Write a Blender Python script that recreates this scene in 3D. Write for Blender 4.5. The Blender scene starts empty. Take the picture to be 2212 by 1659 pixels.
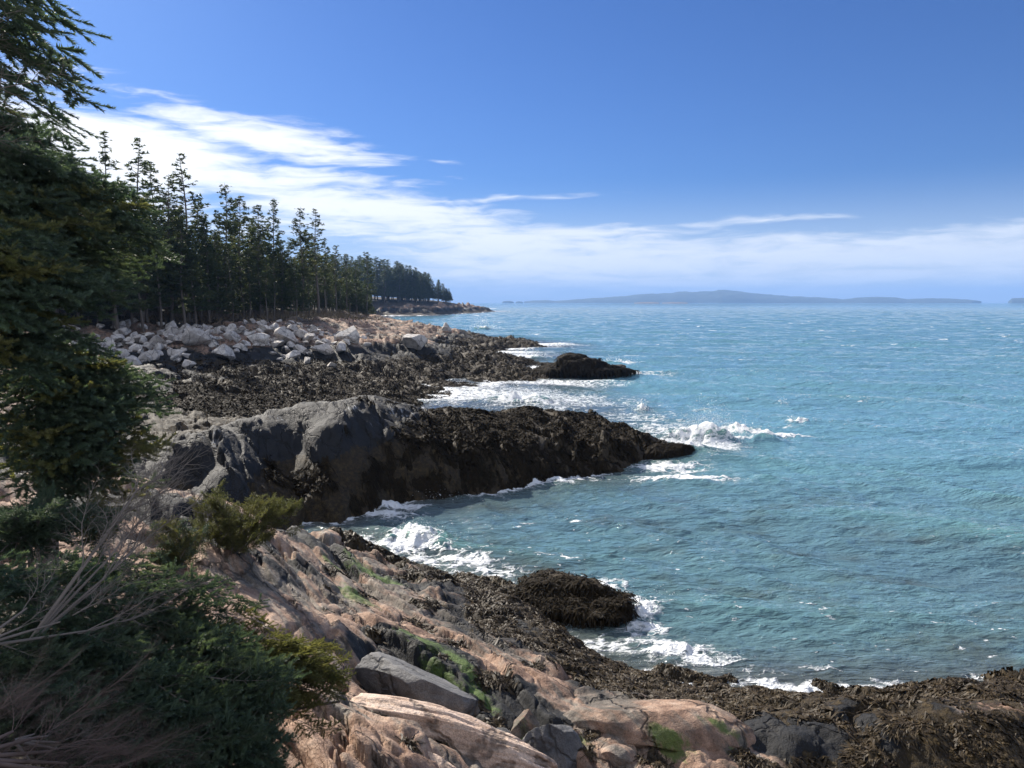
import bpy, math, random
import numpy as np
from mathutils import Vector, Matrix

# ---------------------------------------------------------------- camera, sun, sky
scene = bpy.context.scene
col = scene.collection
PITCH = math.radians(6.07)
FPX = 1661.0                      # focal length in units of a 2212 x 1659 frame
CAMZ = 6.0
cam_data = bpy.data.cameras.new("camera")
cam_data.sensor_fit = 'HORIZONTAL'; cam_data.sensor_width = 36.0
cam_data.lens = 36.0 * FPX / 2212.0
cam_data.clip_start = 0.05; cam_data.clip_end = 60000.0
cam = bpy.data.objects.new("camera", cam_data); col.objects.link(cam)
cam.location = (0, 0, CAMZ); cam.rotation_euler = (math.pi / 2 - PITCH, 0, 0)
scene.camera = cam

SUN_AZ = math.radians(-36.0)      # measured clockwise from +Y
SUN_EL = math.radians(31.0)
sd = Vector((math.sin(SUN_AZ) * math.cos(SUN_EL), math.cos(SUN_AZ) * math.cos(SUN_EL), math.sin(SUN_EL)))
sun = bpy.data.lights.new("sun", 'SUN'); sun.energy = 4.8; sun.angle = math.radians(0.5)
sun.color = (1.0, 0.93, 0.82)
sun_o = bpy.data.objects.new("sun", sun); col.objects.link(sun_o)
sun_o.rotation_euler = sd.to_track_quat('Z', 'Y').to_euler(); sun_o.location = (-20, 20, 30)
scene.view_settings.view_transform = 'Standard'; scene.view_settings.look = 'None'
scene.view_settings.gamma = 1.0; scene.view_settings.exposure = 1.04
try:
    scene.cycles.max_bounces = 6; scene.cycles.transparent_max_bounces = 8
    scene.cycles.sample_clamp_indirect = 6.0
except Exception:
    pass

# ---------------------------------------------------------------- small node helpers
def sock(nt, v, node, idx):
    if v is None: return
    if isinstance(v, (int, float)):
        node.inputs[idx].default_value = v
    elif isinstance(v, (tuple, list)):
        v = tuple(v)
        s = node.inputs[idx]
        if s.type == 'RGBA' and len(v) == 3: v = v + (1,)
        s.default_value = v
    else:
        nt.links.new(v, node.inputs[idx])
def mt(nt, op, a, b=None, c=None, clamp=False):
    n = nt.nodes.new('ShaderNodeMath'); n.operation = op; n.use_clamp = clamp
    for i, v in enumerate((a, b, c)):
        if v is not None: sock(nt, v, n, i)
    return n.outputs[0]
def vm(nt, op, a, b=None, s=None):
    n = nt.nodes.new('ShaderNodeVectorMath'); n.operation = op
    sock(nt, a, n, 0)
    if b is not None: sock(nt, b, n, 1)
    if s is not None: sock(nt, s, n, 'Scale')
    return n.outputs['Value'] if op in ('LENGTH', 'DOT_PRODUCT') else n.outputs[0]
def mixc(nt, f, a, b, mode='MIX'):
    n = nt.nodes.new('ShaderNodeMix'); n.data_type = 'RGBA'; n.blend_type = mode
    sock(nt, f, n, 0); sock(nt, a, n, 6); sock(nt, b, n, 7)
    return n.outputs[2]
def noise(nt, vec, scale, detail=4, rough=0.55, dist=0.0, out='Fac'):
    n = nt.nodes.new('ShaderNodeTexNoise'); n.noise_dimensions = '3D'
    if vec is not None: nt.links.new(vec, n.inputs['Vector'])
    n.inputs['Scale'].default_value = scale; n.inputs['Detail'].default_value = detail
    n.inputs['Roughness'].default_value = rough; n.inputs['Distortion'].default_value = dist
    return n.outputs[out]
def voro(nt, vec, scale, feature='F1', out='Distance', rnd=1.0):
    n = nt.nodes.new('ShaderNodeTexVoronoi'); n.feature = feature
    nt.links.new(vec, n.inputs['Vector']); n.inputs['Scale'].default_value = scale
    n.inputs['Randomness'].default_value = rnd
    return n.outputs[out]
def step(nt, v, lo, hi):
    n = nt.nodes.new('ShaderNodeMapRange'); n.interpolation_type = 'SMOOTHSTEP'
    sock(nt, v, n, 0); sock(nt, lo, n, 1); sock(nt, hi, n, 2)
    return n.outputs[0]
def ramp(nt, v, stops):
    n = nt.nodes.new('ShaderNodeValToRGB'); e = n.color_ramp.elements
    while len(e) > 1: e.remove(e[-1])
    for i, (p, c) in enumerate(stops):
        q = e[0] if i == 0 else e.new(p)
        q.position = p; q.color = tuple(c) + (1,) if len(c) == 3 else c
    nt.links.new(v, n.inputs[0])
    return n.outputs[0]
def mapping(nt, vec, scale=(1, 1, 1), rot=(0, 0, 0), loc=(0, 0, 0)):
    n = nt.nodes.new('ShaderNodeMapping'); nt.links.new(vec, n.inputs[0])
    n.inputs['Scale'].default_value = scale; n.inputs['Rotation'].default_value = rot
    n.inputs['Location'].default_value = loc
    return n.outputs[0]
def comb(nt, x, y, z=0.0):
    n = nt.nodes.new('ShaderNodeCombineXYZ'); sock(nt, x, n, 0); sock(nt, y, n, 1); sock(nt, z, n, 2)
    return n.outputs[0]
def sep(nt, v):
    n = nt.nodes.new('ShaderNodeSeparateXYZ'); nt.links.new(v, n.inputs[0]); return n.outputs
def attr(nt, name, out='Fac'):
    n = nt.nodes.new('ShaderNodeAttribute'); n.attribute_name = name; return n.outputs[out]
def bump(nt, h, strength=0.5, dist=0.05, normal=None):
    n = nt.nodes.new('ShaderNodeBump'); n.inputs['Strength'].default_value = strength
    n.inputs['Distance'].default_value = dist; nt.links.new(h, n.inputs['Height'])
    if normal is not None: nt.links.new(normal, n.inputs['Normal'])
    return n.outputs[0]
def new_mat(name):
    m = bpy.data.materials.new(name); m.use_nodes = True; nt = m.node_tree
    b = nt.nodes['Principled BSDF']
    return m, nt, b
def pos(nt):
    return nt.nodes.new('ShaderNodeNewGeometry').outputs['Position']

# photo coordinates (2212 x 1659) to directions and points in the world
def ray(px, py):
    x = (px - 1106.0) / FPX; y = -(py - 829.5) / FPX
    cp, sp = math.cos(PITCH), math.sin(PITCH)
    return np.array([x, cp + y * sp, y * cp - sp])
def P(px, py, z):
    r = ray(px, py); t = (z - CAMZ) / r[2]
    return (r[0] * t, r[1] * t, z)
def az_of(px):
    return math.atan((px - 1106.0) / FPX / (math.cos(PITCH) + math.sin(PITCH) * math.tan(PITCH)))
def A(px, d, z):
    a = az_of(px); return (d * math.sin(a), d * math.cos(a), z)
def D(px, py, d):               # point on the ray at horizontal distance d
    r = ray(px, py); t = d / math.hypot(r[0], r[1])
    return (r[0] * t, r[1] * t, CAMZ + r[2] * t)

# sky: Nishita daylight with bands of high cloud laid over it by direction
world = bpy.data.worlds.new("World"); scene.world = world; world.use_nodes = True
nt = world.node_tree; bg = nt.nodes['Background']
sky = nt.nodes.new('ShaderNodeTexSky'); sky.sky_type = 'NISHITA'; sky.sun_disc = False
sky.sun_elevation = SUN_EL; sky.sun_rotation = SUN_AZ; sky.altitude = 0
sky.air_density = 1.0; sky.dust_density = 0.35; sky.ozone_density = 3.0
tc = nt.nodes.new('ShaderNodeTexCoord').outputs['Generated']
dirv = vm(nt, 'NORMALIZE', tc)
dx, dy, dz = sep(nt, dirv)[:3]
azn = mt(nt, 'ARCTAN2', dx, dy); eln = mt(nt, 'ARCSINE', dz)
SKYG = mixc(nt, 1.0, sky.outputs[0], (0.165, 0.268, 0.475), 'MULTIPLY')
av = comb(nt, azn, eln, 0.0)
warp = noise(nt, mapping(nt, av, (2.2, 9.0, 1)), 1.6, 4, 0.6, 0, 'Color')
warp = vm(nt, 'SCALE', vm(nt, 'SUBTRACT', warp, (0.5, 0.5, 0.5)), s=0.07)
wv = vm(nt, 'ADD', av, vm(nt, 'MULTIPLY', warp, (1.0, 0.45, 0)))
def azel(px, py):
    r = ray(px, py); return math.atan2(r[0], r[1]), math.asin(r[2] / np.linalg.norm(r))
BL = [  # cloud bands: centre, half length, half height (photo px), tilt in degrees, weight
    (560, 290, 290, 42, -9, .9), (720, 335, 230, 24, -5, .85), (250, 330, 260, 85, -4, 1.25), (120, 400, 300, 120, 0, .9),
    (480, 385, 420, 50, -3, .95), (800, 455, 360, 42, -4, 1.0), (1080, 430, 260, 9, 2, .72), (720, 490, 420, 34, 0, .75),
    (1150, 530, 420, 46, -3, 1.0), (1400, 565, 620, 50, 0, 1.0), (1100, 590, 420, 26, 0, .8), (1520, 482, 300, 9, 1, .62),
    (1900, 555, 600, 46, 2, 1.05), (2150, 500, 330, 26, 6, .9), (1700, 600, 900, 30, 0, .9), (2500, 520, 500, 60, 3, .9), (1700, 525, 420, 20, 1, .7), (1300, 500, 300, 26, -2, .8),
    (900, 350, 110, 9, -6, .7), (1300, 622, 1200, 24, 0, .75), (-200, 300, 400, 160, 0, 1.0)]
acc = None
for (px, py, hl, hh, tl, w) in BL:
    a0, e0 = azel(px, py)
    ca, sa = math.cos(math.radians(tl)), math.sin(math.radians(tl))
    v = vm(nt, 'SUBTRACT', wv, (a0, e0, 0))
    u1 = mt(nt, 'MULTIPLY', vm(nt, 'DOT_PRODUCT', v, (ca, sa, 0)), FPX / hl)
    u2 = mt(nt, 'MULTIPLY', vm(nt, 'DOT_PRODUCT', v, (-sa, ca, 0)), FPX / hh)
    rr = mt(nt, 'ADD', mt(nt, 'POWER', mt(nt, 'ABSOLUTE', u1), 2.6), mt(nt, 'MULTIPLY', u2, u2))
    g = mt(nt, 'MULTIPLY', mt(nt, 'EXPONENT', mt(nt, 'MULTIPLY', rr, -0.9)), w)
    acc = g if acc is None else mt(nt, 'MAXIMUM', acc, g)
fine = noise(nt, mapping(nt, wv, (5.0, 34.0, 1), (0, 0, -0.06)), 3.0, 9, 0.62, 0.6)
big = noise(nt, mapping(nt, wv, (2.0, 16.0, 1), (0, 0, -0.05)), 2.0, 5, 0.55, 0.3)
dens = mt(nt, 'ADD', mt(nt, 'MULTIPLY', acc, 1.15), mt(nt, 'ADD', mt(nt, 'MULTIPLY', mt(nt, 'SUBTRACT', fine, 0.5), 1.3), mt(nt, 'MULTIPLY', mt(nt, 'SUBTRACT', big, 0.5), 1.1)))
cover = mt(nt, 'MULTIPLY', step(nt, dens, 0.36, 1.14), 0.90)
sunside = mt(nt, 'MAXIMUM', vm(nt, 'DOT_PRODUCT', dirv, tuple(sd)), 0.0)
glow = mt(nt, 'POWER', sunside, 3.0)
ccol = mixc(nt, glow, (0.41, 0.44, 0.485), (0.76, 0.74, 0.71))
ccol = mixc(nt, mt(nt, 'MULTIPLY', mt(nt, 'SUBTRACT', fine, 0.35), 0.9, clamp=True), ccol, (0.53, 0.555, 0.59))
SKY_STRENGTH = 0.10
low = mt(nt, 'SUBTRACT', 1.0, step(nt, eln, -0.01, 0.16))
skyc = mixc(nt, 1.0, SKYG, (SKY_STRENGTH,) * 3, 'MULTIPLY')
skyc = mixc(nt, mt(nt, 'MULTIPLY', low, 0.72), skyc, (0.41, 0.455, 0.525))
cl_ = mixc(nt, cover, skyc, ccol)
# unseen bright cloud behind and high overhead, added to lift the ambient light
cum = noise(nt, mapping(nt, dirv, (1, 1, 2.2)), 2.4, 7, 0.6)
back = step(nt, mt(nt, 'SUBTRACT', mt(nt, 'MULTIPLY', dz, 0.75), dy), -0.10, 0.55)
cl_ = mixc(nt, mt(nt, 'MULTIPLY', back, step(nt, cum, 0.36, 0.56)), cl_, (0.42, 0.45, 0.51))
fin = mixc(nt, 1.0, cl_, (1 / SKY_STRENGTH,) * 3, 'MULTIPLY')
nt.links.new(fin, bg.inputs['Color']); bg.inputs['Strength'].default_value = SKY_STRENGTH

# ---------------------------------------------------------------- object helpers
def tag(o, label=None, cat=None, group=None, kind=None):
    if label: o['label'] = label
    if cat: o['category'] = cat
    if group: o['group'] = group
    if kind: o['kind'] = kind
    return o
def link(name, me, mats=(), parent=None):
    o = bpy.data.objects.new(name, me); col.objects.link(o)
    for m in mats:
        if me is not None and len(me.materials) < len(mats): me.materials.append(m)
    if parent is not None: o.parent = parent
    return o
def empty(name, loc, rz=0.0, s=1.0):
    o = bpy.data.objects.new(name, None); col.objects.link(o)
    o.location = loc; o.rotation_euler = (0, 0, rz); o.scale = (s, s, s); o.empty_display_size = 0.2
    return o
def mesh(name, V, groups, smooth=True, mat_index=None):
    """groups: list of integer arrays (M, k) of faces"""
    V = np.ascontiguousarray(V, dtype=np.float32)
    me = bpy.data.meshes.new(name)
    groups = [np.ascontiguousarray(g, dtype=np.int32) for g in groups if len(g)]
    nl = sum(g.size for g in groups); nf = sum(len(g) for g in groups)
    me.vertices.add(len(V)); me.vertices.foreach_set('co', V.ravel())
    me.loops.add(nl); me.polygons.add(nf)
    me.loops.foreach_set('vertex_index', np.concatenate([g.ravel() for g in groups]))
    tot = np.concatenate([np.full(len(g), g.shape[1], np.int32) for g in groups])
    st = np.concatenate([[0], np.cumsum(tot)[:-1]]).astype(np.int32)
    me.polygons.foreach_set('loop_start', st)
    try: me.polygons.foreach_set('loop_total', tot)
    except Exception: pass
    if mat_index is not None:
        me.polygons.foreach_set('material_index', np.ascontiguousarray(mat_index, dtype=np.int32))
    me.update(calc_edges=True)
    me.polygons.foreach_set('use_smooth', np.full(nf, smooth, dtype=bool))
    return me
def fattr(me, name, vals):
    a = me.attributes.new(name, 'FLOAT', 'POINT'); a.data.foreach_set('value', np.ascontiguousarray(vals, dtype=np.float32))

# ---------------------------------------------------------------- numpy noise
def h2(i, j, s=0):
    n = (i.astype(np.int64) * 374761393 + j.astype(np.int64) * 668265263 + s * 974634777) & 0xffffffff
    n = ((n ^ (n >> 13)) * 1274126177) & 0xffffffff
    n = ((n ^ (n >> 16)) * 2246822519) & 0xffffffff
    return ((n ^ (n >> 15)) & 0xffffff) / 16777216.0
def gn(x, y, s=0):
    xi = np.floor(x); yi = np.floor(y); fx = x - xi; fy = y - yi
    xi = xi.astype(np.int64); yi = yi.astype(np.int64)
    u = fx * fx * fx * (fx * (fx * 6 - 15) + 10); v = fy * fy * fy * (fy * (fy * 6 - 15) + 10)
    def g(a, b, px, py):
        t = h2(a, b, s) * 2 * np.pi
        return np.cos(t) * px + np.sin(t) * py
    return ((g(xi, yi, fx, fy) * (1 - u) + g(xi + 1, yi, fx - 1, fy) * u) * (1 - v) +
            (g(xi, yi + 1, fx, fy - 1) * (1 - u) + g(xi + 1, yi + 1, fx - 1, fy - 1) * u) * v) * 1.5
def fbm(x, y, o=4, s=0, r=0.5):
    t = np.zeros_like(x); a = 1.0
    for k in range(o):
        t += a * gn(x, y, s + k); a *= r; x = x * 2.03 + 7.1; y = y * 2.03 + 3.7
    return t
def sst(v, a, b):
    t = np.clip((v - a) / (b - a), 0, 1); return t * t * (3 - 2 * t)
def vor(x, y, s=0):
    """domes: returns (F1, F2, id hash)"""
    xi = np.floor(x).astype(np.int64); yi = np.floor(y).astype(np.int64)
    f1 = np.full(x.shape, 9.0); f2 = np.full(x.shape, 9.0); idh = np.zeros(x.shape)
    for a in (-1, 0, 1):
        for b in (-1, 0, 1):
            cx = xi + a; cy = yi + b
            d = np.hypot(cx + h2(cx, cy, s) - x, cy + h2(cx, cy, s + 9) - y)
            m = d < f1
            f2 = np.where(m, f1, np.minimum(f2, d)); idh = np.where(m, h2(cx, cy, s + 5), idh)
            f1 = np.where(m, d, f1)
    return f1, f2, idh
def facets(x, y, s=0, tilt=1.0, sharp=1.0):
    """broken, angular blocks: every cell is a tilted plane"""
    xi = np.floor(x).astype(np.int64); yi = np.floor(y).astype(np.int64)
    f1 = np.full(x.shape, 9.0); f2 = np.full(x.shape, 9.0); h = np.zeros(x.shape)
    for a in (-1, 0, 1):
        for b in (-1, 0, 1):
            cx = xi + a; cy = yi + b; px = cx + h2(cx, cy, s); py = cy + h2(cx, cy, s + 9)
            d = np.hypot(px - x, py - y); m = d < f1
            hh = h2(cx, cy, s + 5) - .5 + tilt * ((x - px) * (h2(cx, cy, s + 6) - .5) + (y - py) * (h2(cx, cy, s + 7) - .5)) * 2
            f2 = np.where(m, f1, np.minimum(f2, d)); h = np.where(m, hh, h); f1 = np.where(m, d, f1)
    return h - .5 * (1 - sst(f2 - f1, 0, .12)) * sharp
def strata(x, y, w, L, ang, s, wob=0.6):
    ca, sa = math.cos(ang), math.sin(ang)
    u = x * ca + y * sa; v = -x * sa + y * ca
    wp = fbm(u / (4 * w), v / (9 * w), 3, s) * wob * 3
    t = u / w + wp; i = np.floor(t); f = t - i
    v2 = v / (L * (0.6 + 0.9 * h2(i, i * 0, s + 3))) + h2(i, i * 0 + 1, s) * 7 + wp * 0.25
    j = np.floor(v2); g = v2 - j
    r = h2(i, j, s + 11)
    p = sst(f, 0, 0.16) * (1 - 0.8 * f)
    e = np.minimum(g, 1 - g) * L / w
    return (0.35 + r) * p * (0.45 + 0.55 * sst(e, 0, 0.18)) - 0.35

# ---------------------------------------------------------------- base relief from surveyed points
C = []
def cp(*pts): C.extend((*P(p[0], p[1], max(p[2], 0.0))[:2], p[2]) for p in pts)
def ca_(*pts): C.extend(A(*p) for p in pts)
C += [(0, 0, 4.4), (-3, 2, 4.4), (3, 1, 3.4), (0, 3, 3.5), (-9, 9, 4.3), (-8, 4, 4.6), (6, 1, 2.2), (9, 3, 0.6), (0, -4, 5), (-6, -3, 5.2), (6, -4, 3.5), (12, 0, -.5), (14, 6, -1)]
# near slope and ledge
cp((50, 1600, 3.5), (300, 1500, 3.3), (560, 1600, 2.7), (600, 1500, 2.6), (300, 1350, 3.2), (100, 1250, 3.3), (50, 1100, 3.4),
   (0, 1040, 3.4), (200, 1055, 3.1), (400, 1100, 2.7), (520, 1130, 2.35), (640, 1150, 1.7), (700, 1165, .9), (740, 1172, .0),
   (560, 1260, 2.3), (450, 1300, 2.6), (700, 1300, 1.8), (620, 1210, 2.0), (800, 1250, 1.0), (860, 1330, 1.3), (760, 1400, 1.9), (900, 1400, 1.4),
   (1000, 1330, .75), (1000, 1450, 1.3), (1100, 1300, .5), (1200, 1370, .35), (1100, 1500, 1.15), (1150, 1420, .8), (1250, 1450, .5), (1350, 1500, .6),
   (1500, 1500, .35), (1420, 1540, 1.1), (1600, 1530, .8), (1750, 1515, .45), (1560, 1600, 1.15), (1300, 1590, 1.1), (1700, 1600, 1.2), (1900, 1560, 1.25),
   (2060, 1540, 1.25), (2200, 1525, 1.15), (1900, 1528, .7), (2100, 1505, .55), (850, 1520, 1.35), (1000, 1575, 1.15),
   (700, 1530, 2.35), (900, 1590, 2.1), (1050, 1650, 1.75), (800, 1650, 2.4), (650, 1650, 2.6),
   (820, 1330, 1.5), (900, 1280, .9), (650, 1250, 2.0))
ca_((850, 8.1, 1.35), (1000, 7.6, 1.1), (1150, 6.9, .8), (1250, 6.6, .7), (1250, 5.5, .7), (1150, 4.5, 1.6), (1900, 7.3, .15), (2100, 7.5, .1), (1700, 6.7, .4), (2212, 7.3, .2), (2500, 8.5, .6), (2900, 9, .5),
    (1500, 6.4, .6), (1500, 5, 1.0), (1900, 5.5, .8))
# waterline of the near ledge, then the bottom beyond it
cp((780, 1195, 0), (870, 1232, 0), (1000, 1255, 0), (1110, 1275, 0), (1190, 1340, 0), (1240, 1385, 0), (1320, 1428, 0), (1440, 1462, 0), (1600, 1482, 0),
   (1750, 1492, 0), (1900, 1512, 0), (2000, 1492, 0), (2130, 1478, 0), (2212, 1480, 0), (2400, 1480, 0), (2700, 1500, 0))
cp((850, 1170, -.6), (900, 1180, -.7), (1050, 1210, -.7), (1180, 1240, -.5), (1290, 1350, -.5), (1400, 1390, -.7), (1600, 1420, -.8), (1800, 1440, -.7), (2050, 1435, -.8), (2212, 1430, -.9),
   (1400, 1250, -2), (1700, 1250, -2.2), (2100, 1250, -2.2), (1200, 1130, -2), (1500, 1130, -2.5), (1900, 1100, -3), (2212, 1100, -3), (900, 1130, -1.2), (1500, 1040, -2))
# inlet behind the near ledge
ca_((400, 15.5, .6), (200, 15, 1.4), (0, 15, 2.4), (550, 16.5, .2), (650, 17.5, -.2), (-300, 14, 3.6))
# dark rocky ridge
cp((700, 1132, 0), (780, 1110, 0), (850, 1088, 0), (1000, 1065, 0), (1150, 1045, 0), (1300, 1015, 0), (1400, 993, 0), (1440, 984, 0),
   (850, 872, 2.3), (700, 920, 2.35), (650, 874, 2.7), (560, 900, 2.45), (450, 930, 2.4), (400, 960, 2.3),
   (400, 1050, 1.3), (500, 1000, 2.0), (550, 1070, 1.0), (600, 1100, .5), (770, 860, 2.6), (800, 862, 2.5), (1000, 915, 1.7), (920, 1077, 0), (1080, 1056, 0), (1000, 888, 1.75),
   (1150, 935, 1.2), (1150, 886, 1.35), (1250, 903, .9), (1200, 930, .75), (1300, 940, 1.0), (1080, 900, 1.3),
   (1440, 975, .1), (1280, 915, .1), (1340, 930, .3),
   (300, 960, 2.1), (200, 980, 2.4), (330, 1000, 1.7))
ca_((650, 30, .9), (770, 32, .7), (900, 35, .15), (1000, 36.5, -.3), (1150, 39, -.6), (1300, 37, -.6), (1400, 34, -.6), (1530, 33, -.9), (450, 27, 1.4), (300, 25, 1.9), (150, 30, 2),
    (1500, 26, -1.5))
for (px, py, zt) in ((640, 1120, 1.5), (700, 1132, 1.6), (780, 1110, 1.7), (850, 1088, 1.75), (920, 1077, 1.6), (1000, 1065, 1.35), (1080, 1056, 1.15), (1150, 1045, 1.05), (1300, 1015, .75), (1400, 993, .55)):
    q = P(px, py, 0); d0 = math.hypot(q[0], q[1]); ca_((px, d0 + .55, zt * .5), (px, d0 + 2.0, zt * 1.04), (px, d0 - 1.2, -.6))
# cove shore and the outer point
cp((880, 862, 0), (905, 845, 0), (950, 830, 0), (990, 818, 0), (1050, 815, 0), (1130, 812, 0), (1050, 855, -.5), (1150, 840, -.7), (1250, 860, -1), (1200, 828, -.5),
   (800, 845, .6), (650, 850, .85), (500, 840, 1.2), (350, 850, 1.8), (700, 800, 1.0), (500, 800, 1.5), (850, 800, .8), (950, 792, .75), (1050, 793, .5),
   (850, 770, 1.4), (900, 745, 2.2), (850, 722, 2.7), (750, 745, 2.5), (700, 722, 3.0), (650, 765, 1.8), (700, 692, 3.9), (800, 702, 3.2), (860, 707, 2.8), (800, 686, 3.7),
   (950, 717, 1.9), (1000, 740, 1.1), (950, 765, 1.2), (1000, 722, 1.5), (1060, 733, .8), (1100, 744, .25), (1150, 743, 0), (1040, 768, -.1), (1085, 776, .3), (1120, 790, .3), (1170, 768, -.4), (1100, 758, -.3),
   (200, 765, 2.2), (200, 712, 3.8), (400, 785, 1.6), (400, 712, 3.6), (600, 773, 1.7), (600, 707, 3.7), (300, 745, 2.8), (500, 745, 2.7), (100, 780, 2.3))
ca_((800, 140, 2), (860, 150, -.5), (950, 135, -.5), (1050, 132, -.6), (750, 175, 3.6), (810, 185, 0), (850, 200, -1), (700, 150, 4.2), (740, 150, 3.9), (1250, 120, -2), (1500, 100, -3), (1300, 80, -2),
    (500, 100, 5), (300, 90, 6), (100, 80, 7), (600, 120, 5.5), (500, 150, 8), (300, 130, 10), (650, 180, 6), (0, 50, 5), (0, 30, 4.5), (-300, 20, 5), (0, 110, 9), (-300, 60, 8), (-600, 30, 6),
    (500, 300, 14), (0, 300, 16), (-600, 200, 16), (0, 700, 18), (600, 220, 6), (700, 230, 3.5))
# far headland
cp((820, 681, 0), (860, 682, 0), (900, 682, 0), (1000, 677, 0), (1040, 674, 0))
ca_((820, 392, 4.5), (860, 395, 4.8), (900, 400, 5.3), (960, 450, 5.6), (1000, 480, 4.2), (1040, 505, 2), (1062, 525, .3), (1080, 560, -1.5), (980, 600, 2), (1020, 640, -1), (900, 650, 8), (700, 480, 11), (800, 450, 8), (900, 450, 7.5),
    (820, 360, -.5), (780, 350, 1), (820, 300, -1), (780, 250, -.8), (900, 330, -1.2), (1000, 380, -2), (1100, 450, -3), (740, 290, 2.5), (760, 210, -.2), (1200, 620, -6), (1200, 300, -5), (1600, 300, -6), (2300, 300, -6), (1600, 60, -4), (2300, 60, -4),
    (2800, 20, -3), (2300, 15, -1.6), (3200, 60, -4), (3000, 700, -8), (1600, 700, -8), (2800, 12, -1))
C = np.array(C)
def lp(x, y):
    r = np.maximum(np.hypot(x, y), 1.0)
    return np.stack([np.log(r) * 1.6, np.arctan2(x, y) * 2.2], -1)
CU = lp(C[:, 0], C[:, 1])
def phi(d): return np.sqrt(d * d + 0.0016)
K = phi(np.linalg.norm(CU[:, None] - CU[None], axis=-1)); n = len(C)
M_ = np.zeros((n + 3, n + 3)); M_[:n, :n] = K - np.eye(n) * 0.004; M_[:n, n] = 1; M_[:n, n + 1:] = CU; M_[n, :n] = 1; M_[n + 1:, :n] = CU.T
Wt = np.linalg.solve(M_, np.concatenate([C[:, 2], [0, 0, 0]]))
# tabulated on a log-polar grid
LR0, LR1, NR = math.log(1.0), math.log(900.0), 560
AZ0, AZ1, NA = math.radians(-75), math.radians(62), 620
gr = np.linspace(LR0, LR1, NR); ga = np.linspace(AZ0, AZ1, NA)
G = np.zeros((NR, NA))
for i in range(NR):
    U = np.stack([np.full(NA, gr[i] * 1.6), ga * 2.2], -1)
    G[i] = phi(np.linalg.norm(U[:, None] - CU[None], axis=-1)) @ Wt[:n] + Wt[n] + U @ Wt[n + 1:]
def base_h(x, y):
    r = np.clip((np.log(np.maximum(np.hypot(x, y), 1.0)) - LR0) / (LR1 - LR0) * (NR - 1), 0, NR - 1.001)
    a = np.clip((np.arctan2(x, y) - AZ0) / (AZ1 - AZ0) * (NA - 1), 0, NA - 1.001)
    i = r.astype(int); j = a.astype(int); fr = r - i; fa = a - j
    return (G[i, j] * (1 - fr) * (1 - fa) + G[i + 1, j] * fr * (1 - fa) + G[i, j + 1] * (1 - fr) * fa + G[i + 1, j + 1] * fr * fa)

def blob(x, y, c, rx, ry=None, ang=0.0):
    ry = ry or rx
    dx = x - c[0]; dy = y - c[1]; ca, sa = math.cos(ang), math.sin(ang)
    return np.exp(-(((dx * ca + dy * sa) / rx) ** 2 + ((-dx * sa + dy * ca) / ry) ** 2))
JA = math.radians(38)                      # joint sets dip away from this direction
def ridge_mask(x, y):
    a = np.arctan2(x, y); r = np.hypot(x, y)
    rmin = np.interp(a, [az_of(-200), az_of(250), az_of(400), az_of(560), az_of(700), az_of(1000), az_of(1450), az_of(1520)], [16.5, 16.5, 16.8, 17.6, 19.4, 22, 27.0, 30])
    rmax = np.interp(a, [az_of(-200), az_of(250), az_of(450), az_of(650), az_of(770), az_of(1000), az_of(1280), az_of(1400), az_of(1520)], [16.5, 24, 26, 29.5, 32, 36.5, 37, 34, 30.5])
    return (r > rmin) & (r < rmax)
def soil_mask(x, y):
    a = np.arctan2(x, y); r = np.hypot(x, y); b = base_h(x, y)
    far = sst(b + 0.5 * fbm(x / 4, y / 4, 3, 70), 3.5, 4.1) * (r > 50)
    lim = np.interp(r, [0, 4, 6.5, 8, 9], [az_of(700), az_of(560), az_of(430), az_of(250), az_of(-400)])
    near = (1 - sst(a + 0.05 * fbm(x, y, 3, 71), lim - 0.03, lim + 0.05)) * (r < 12)
    return np.clip(far + near, 0, 1)
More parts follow.
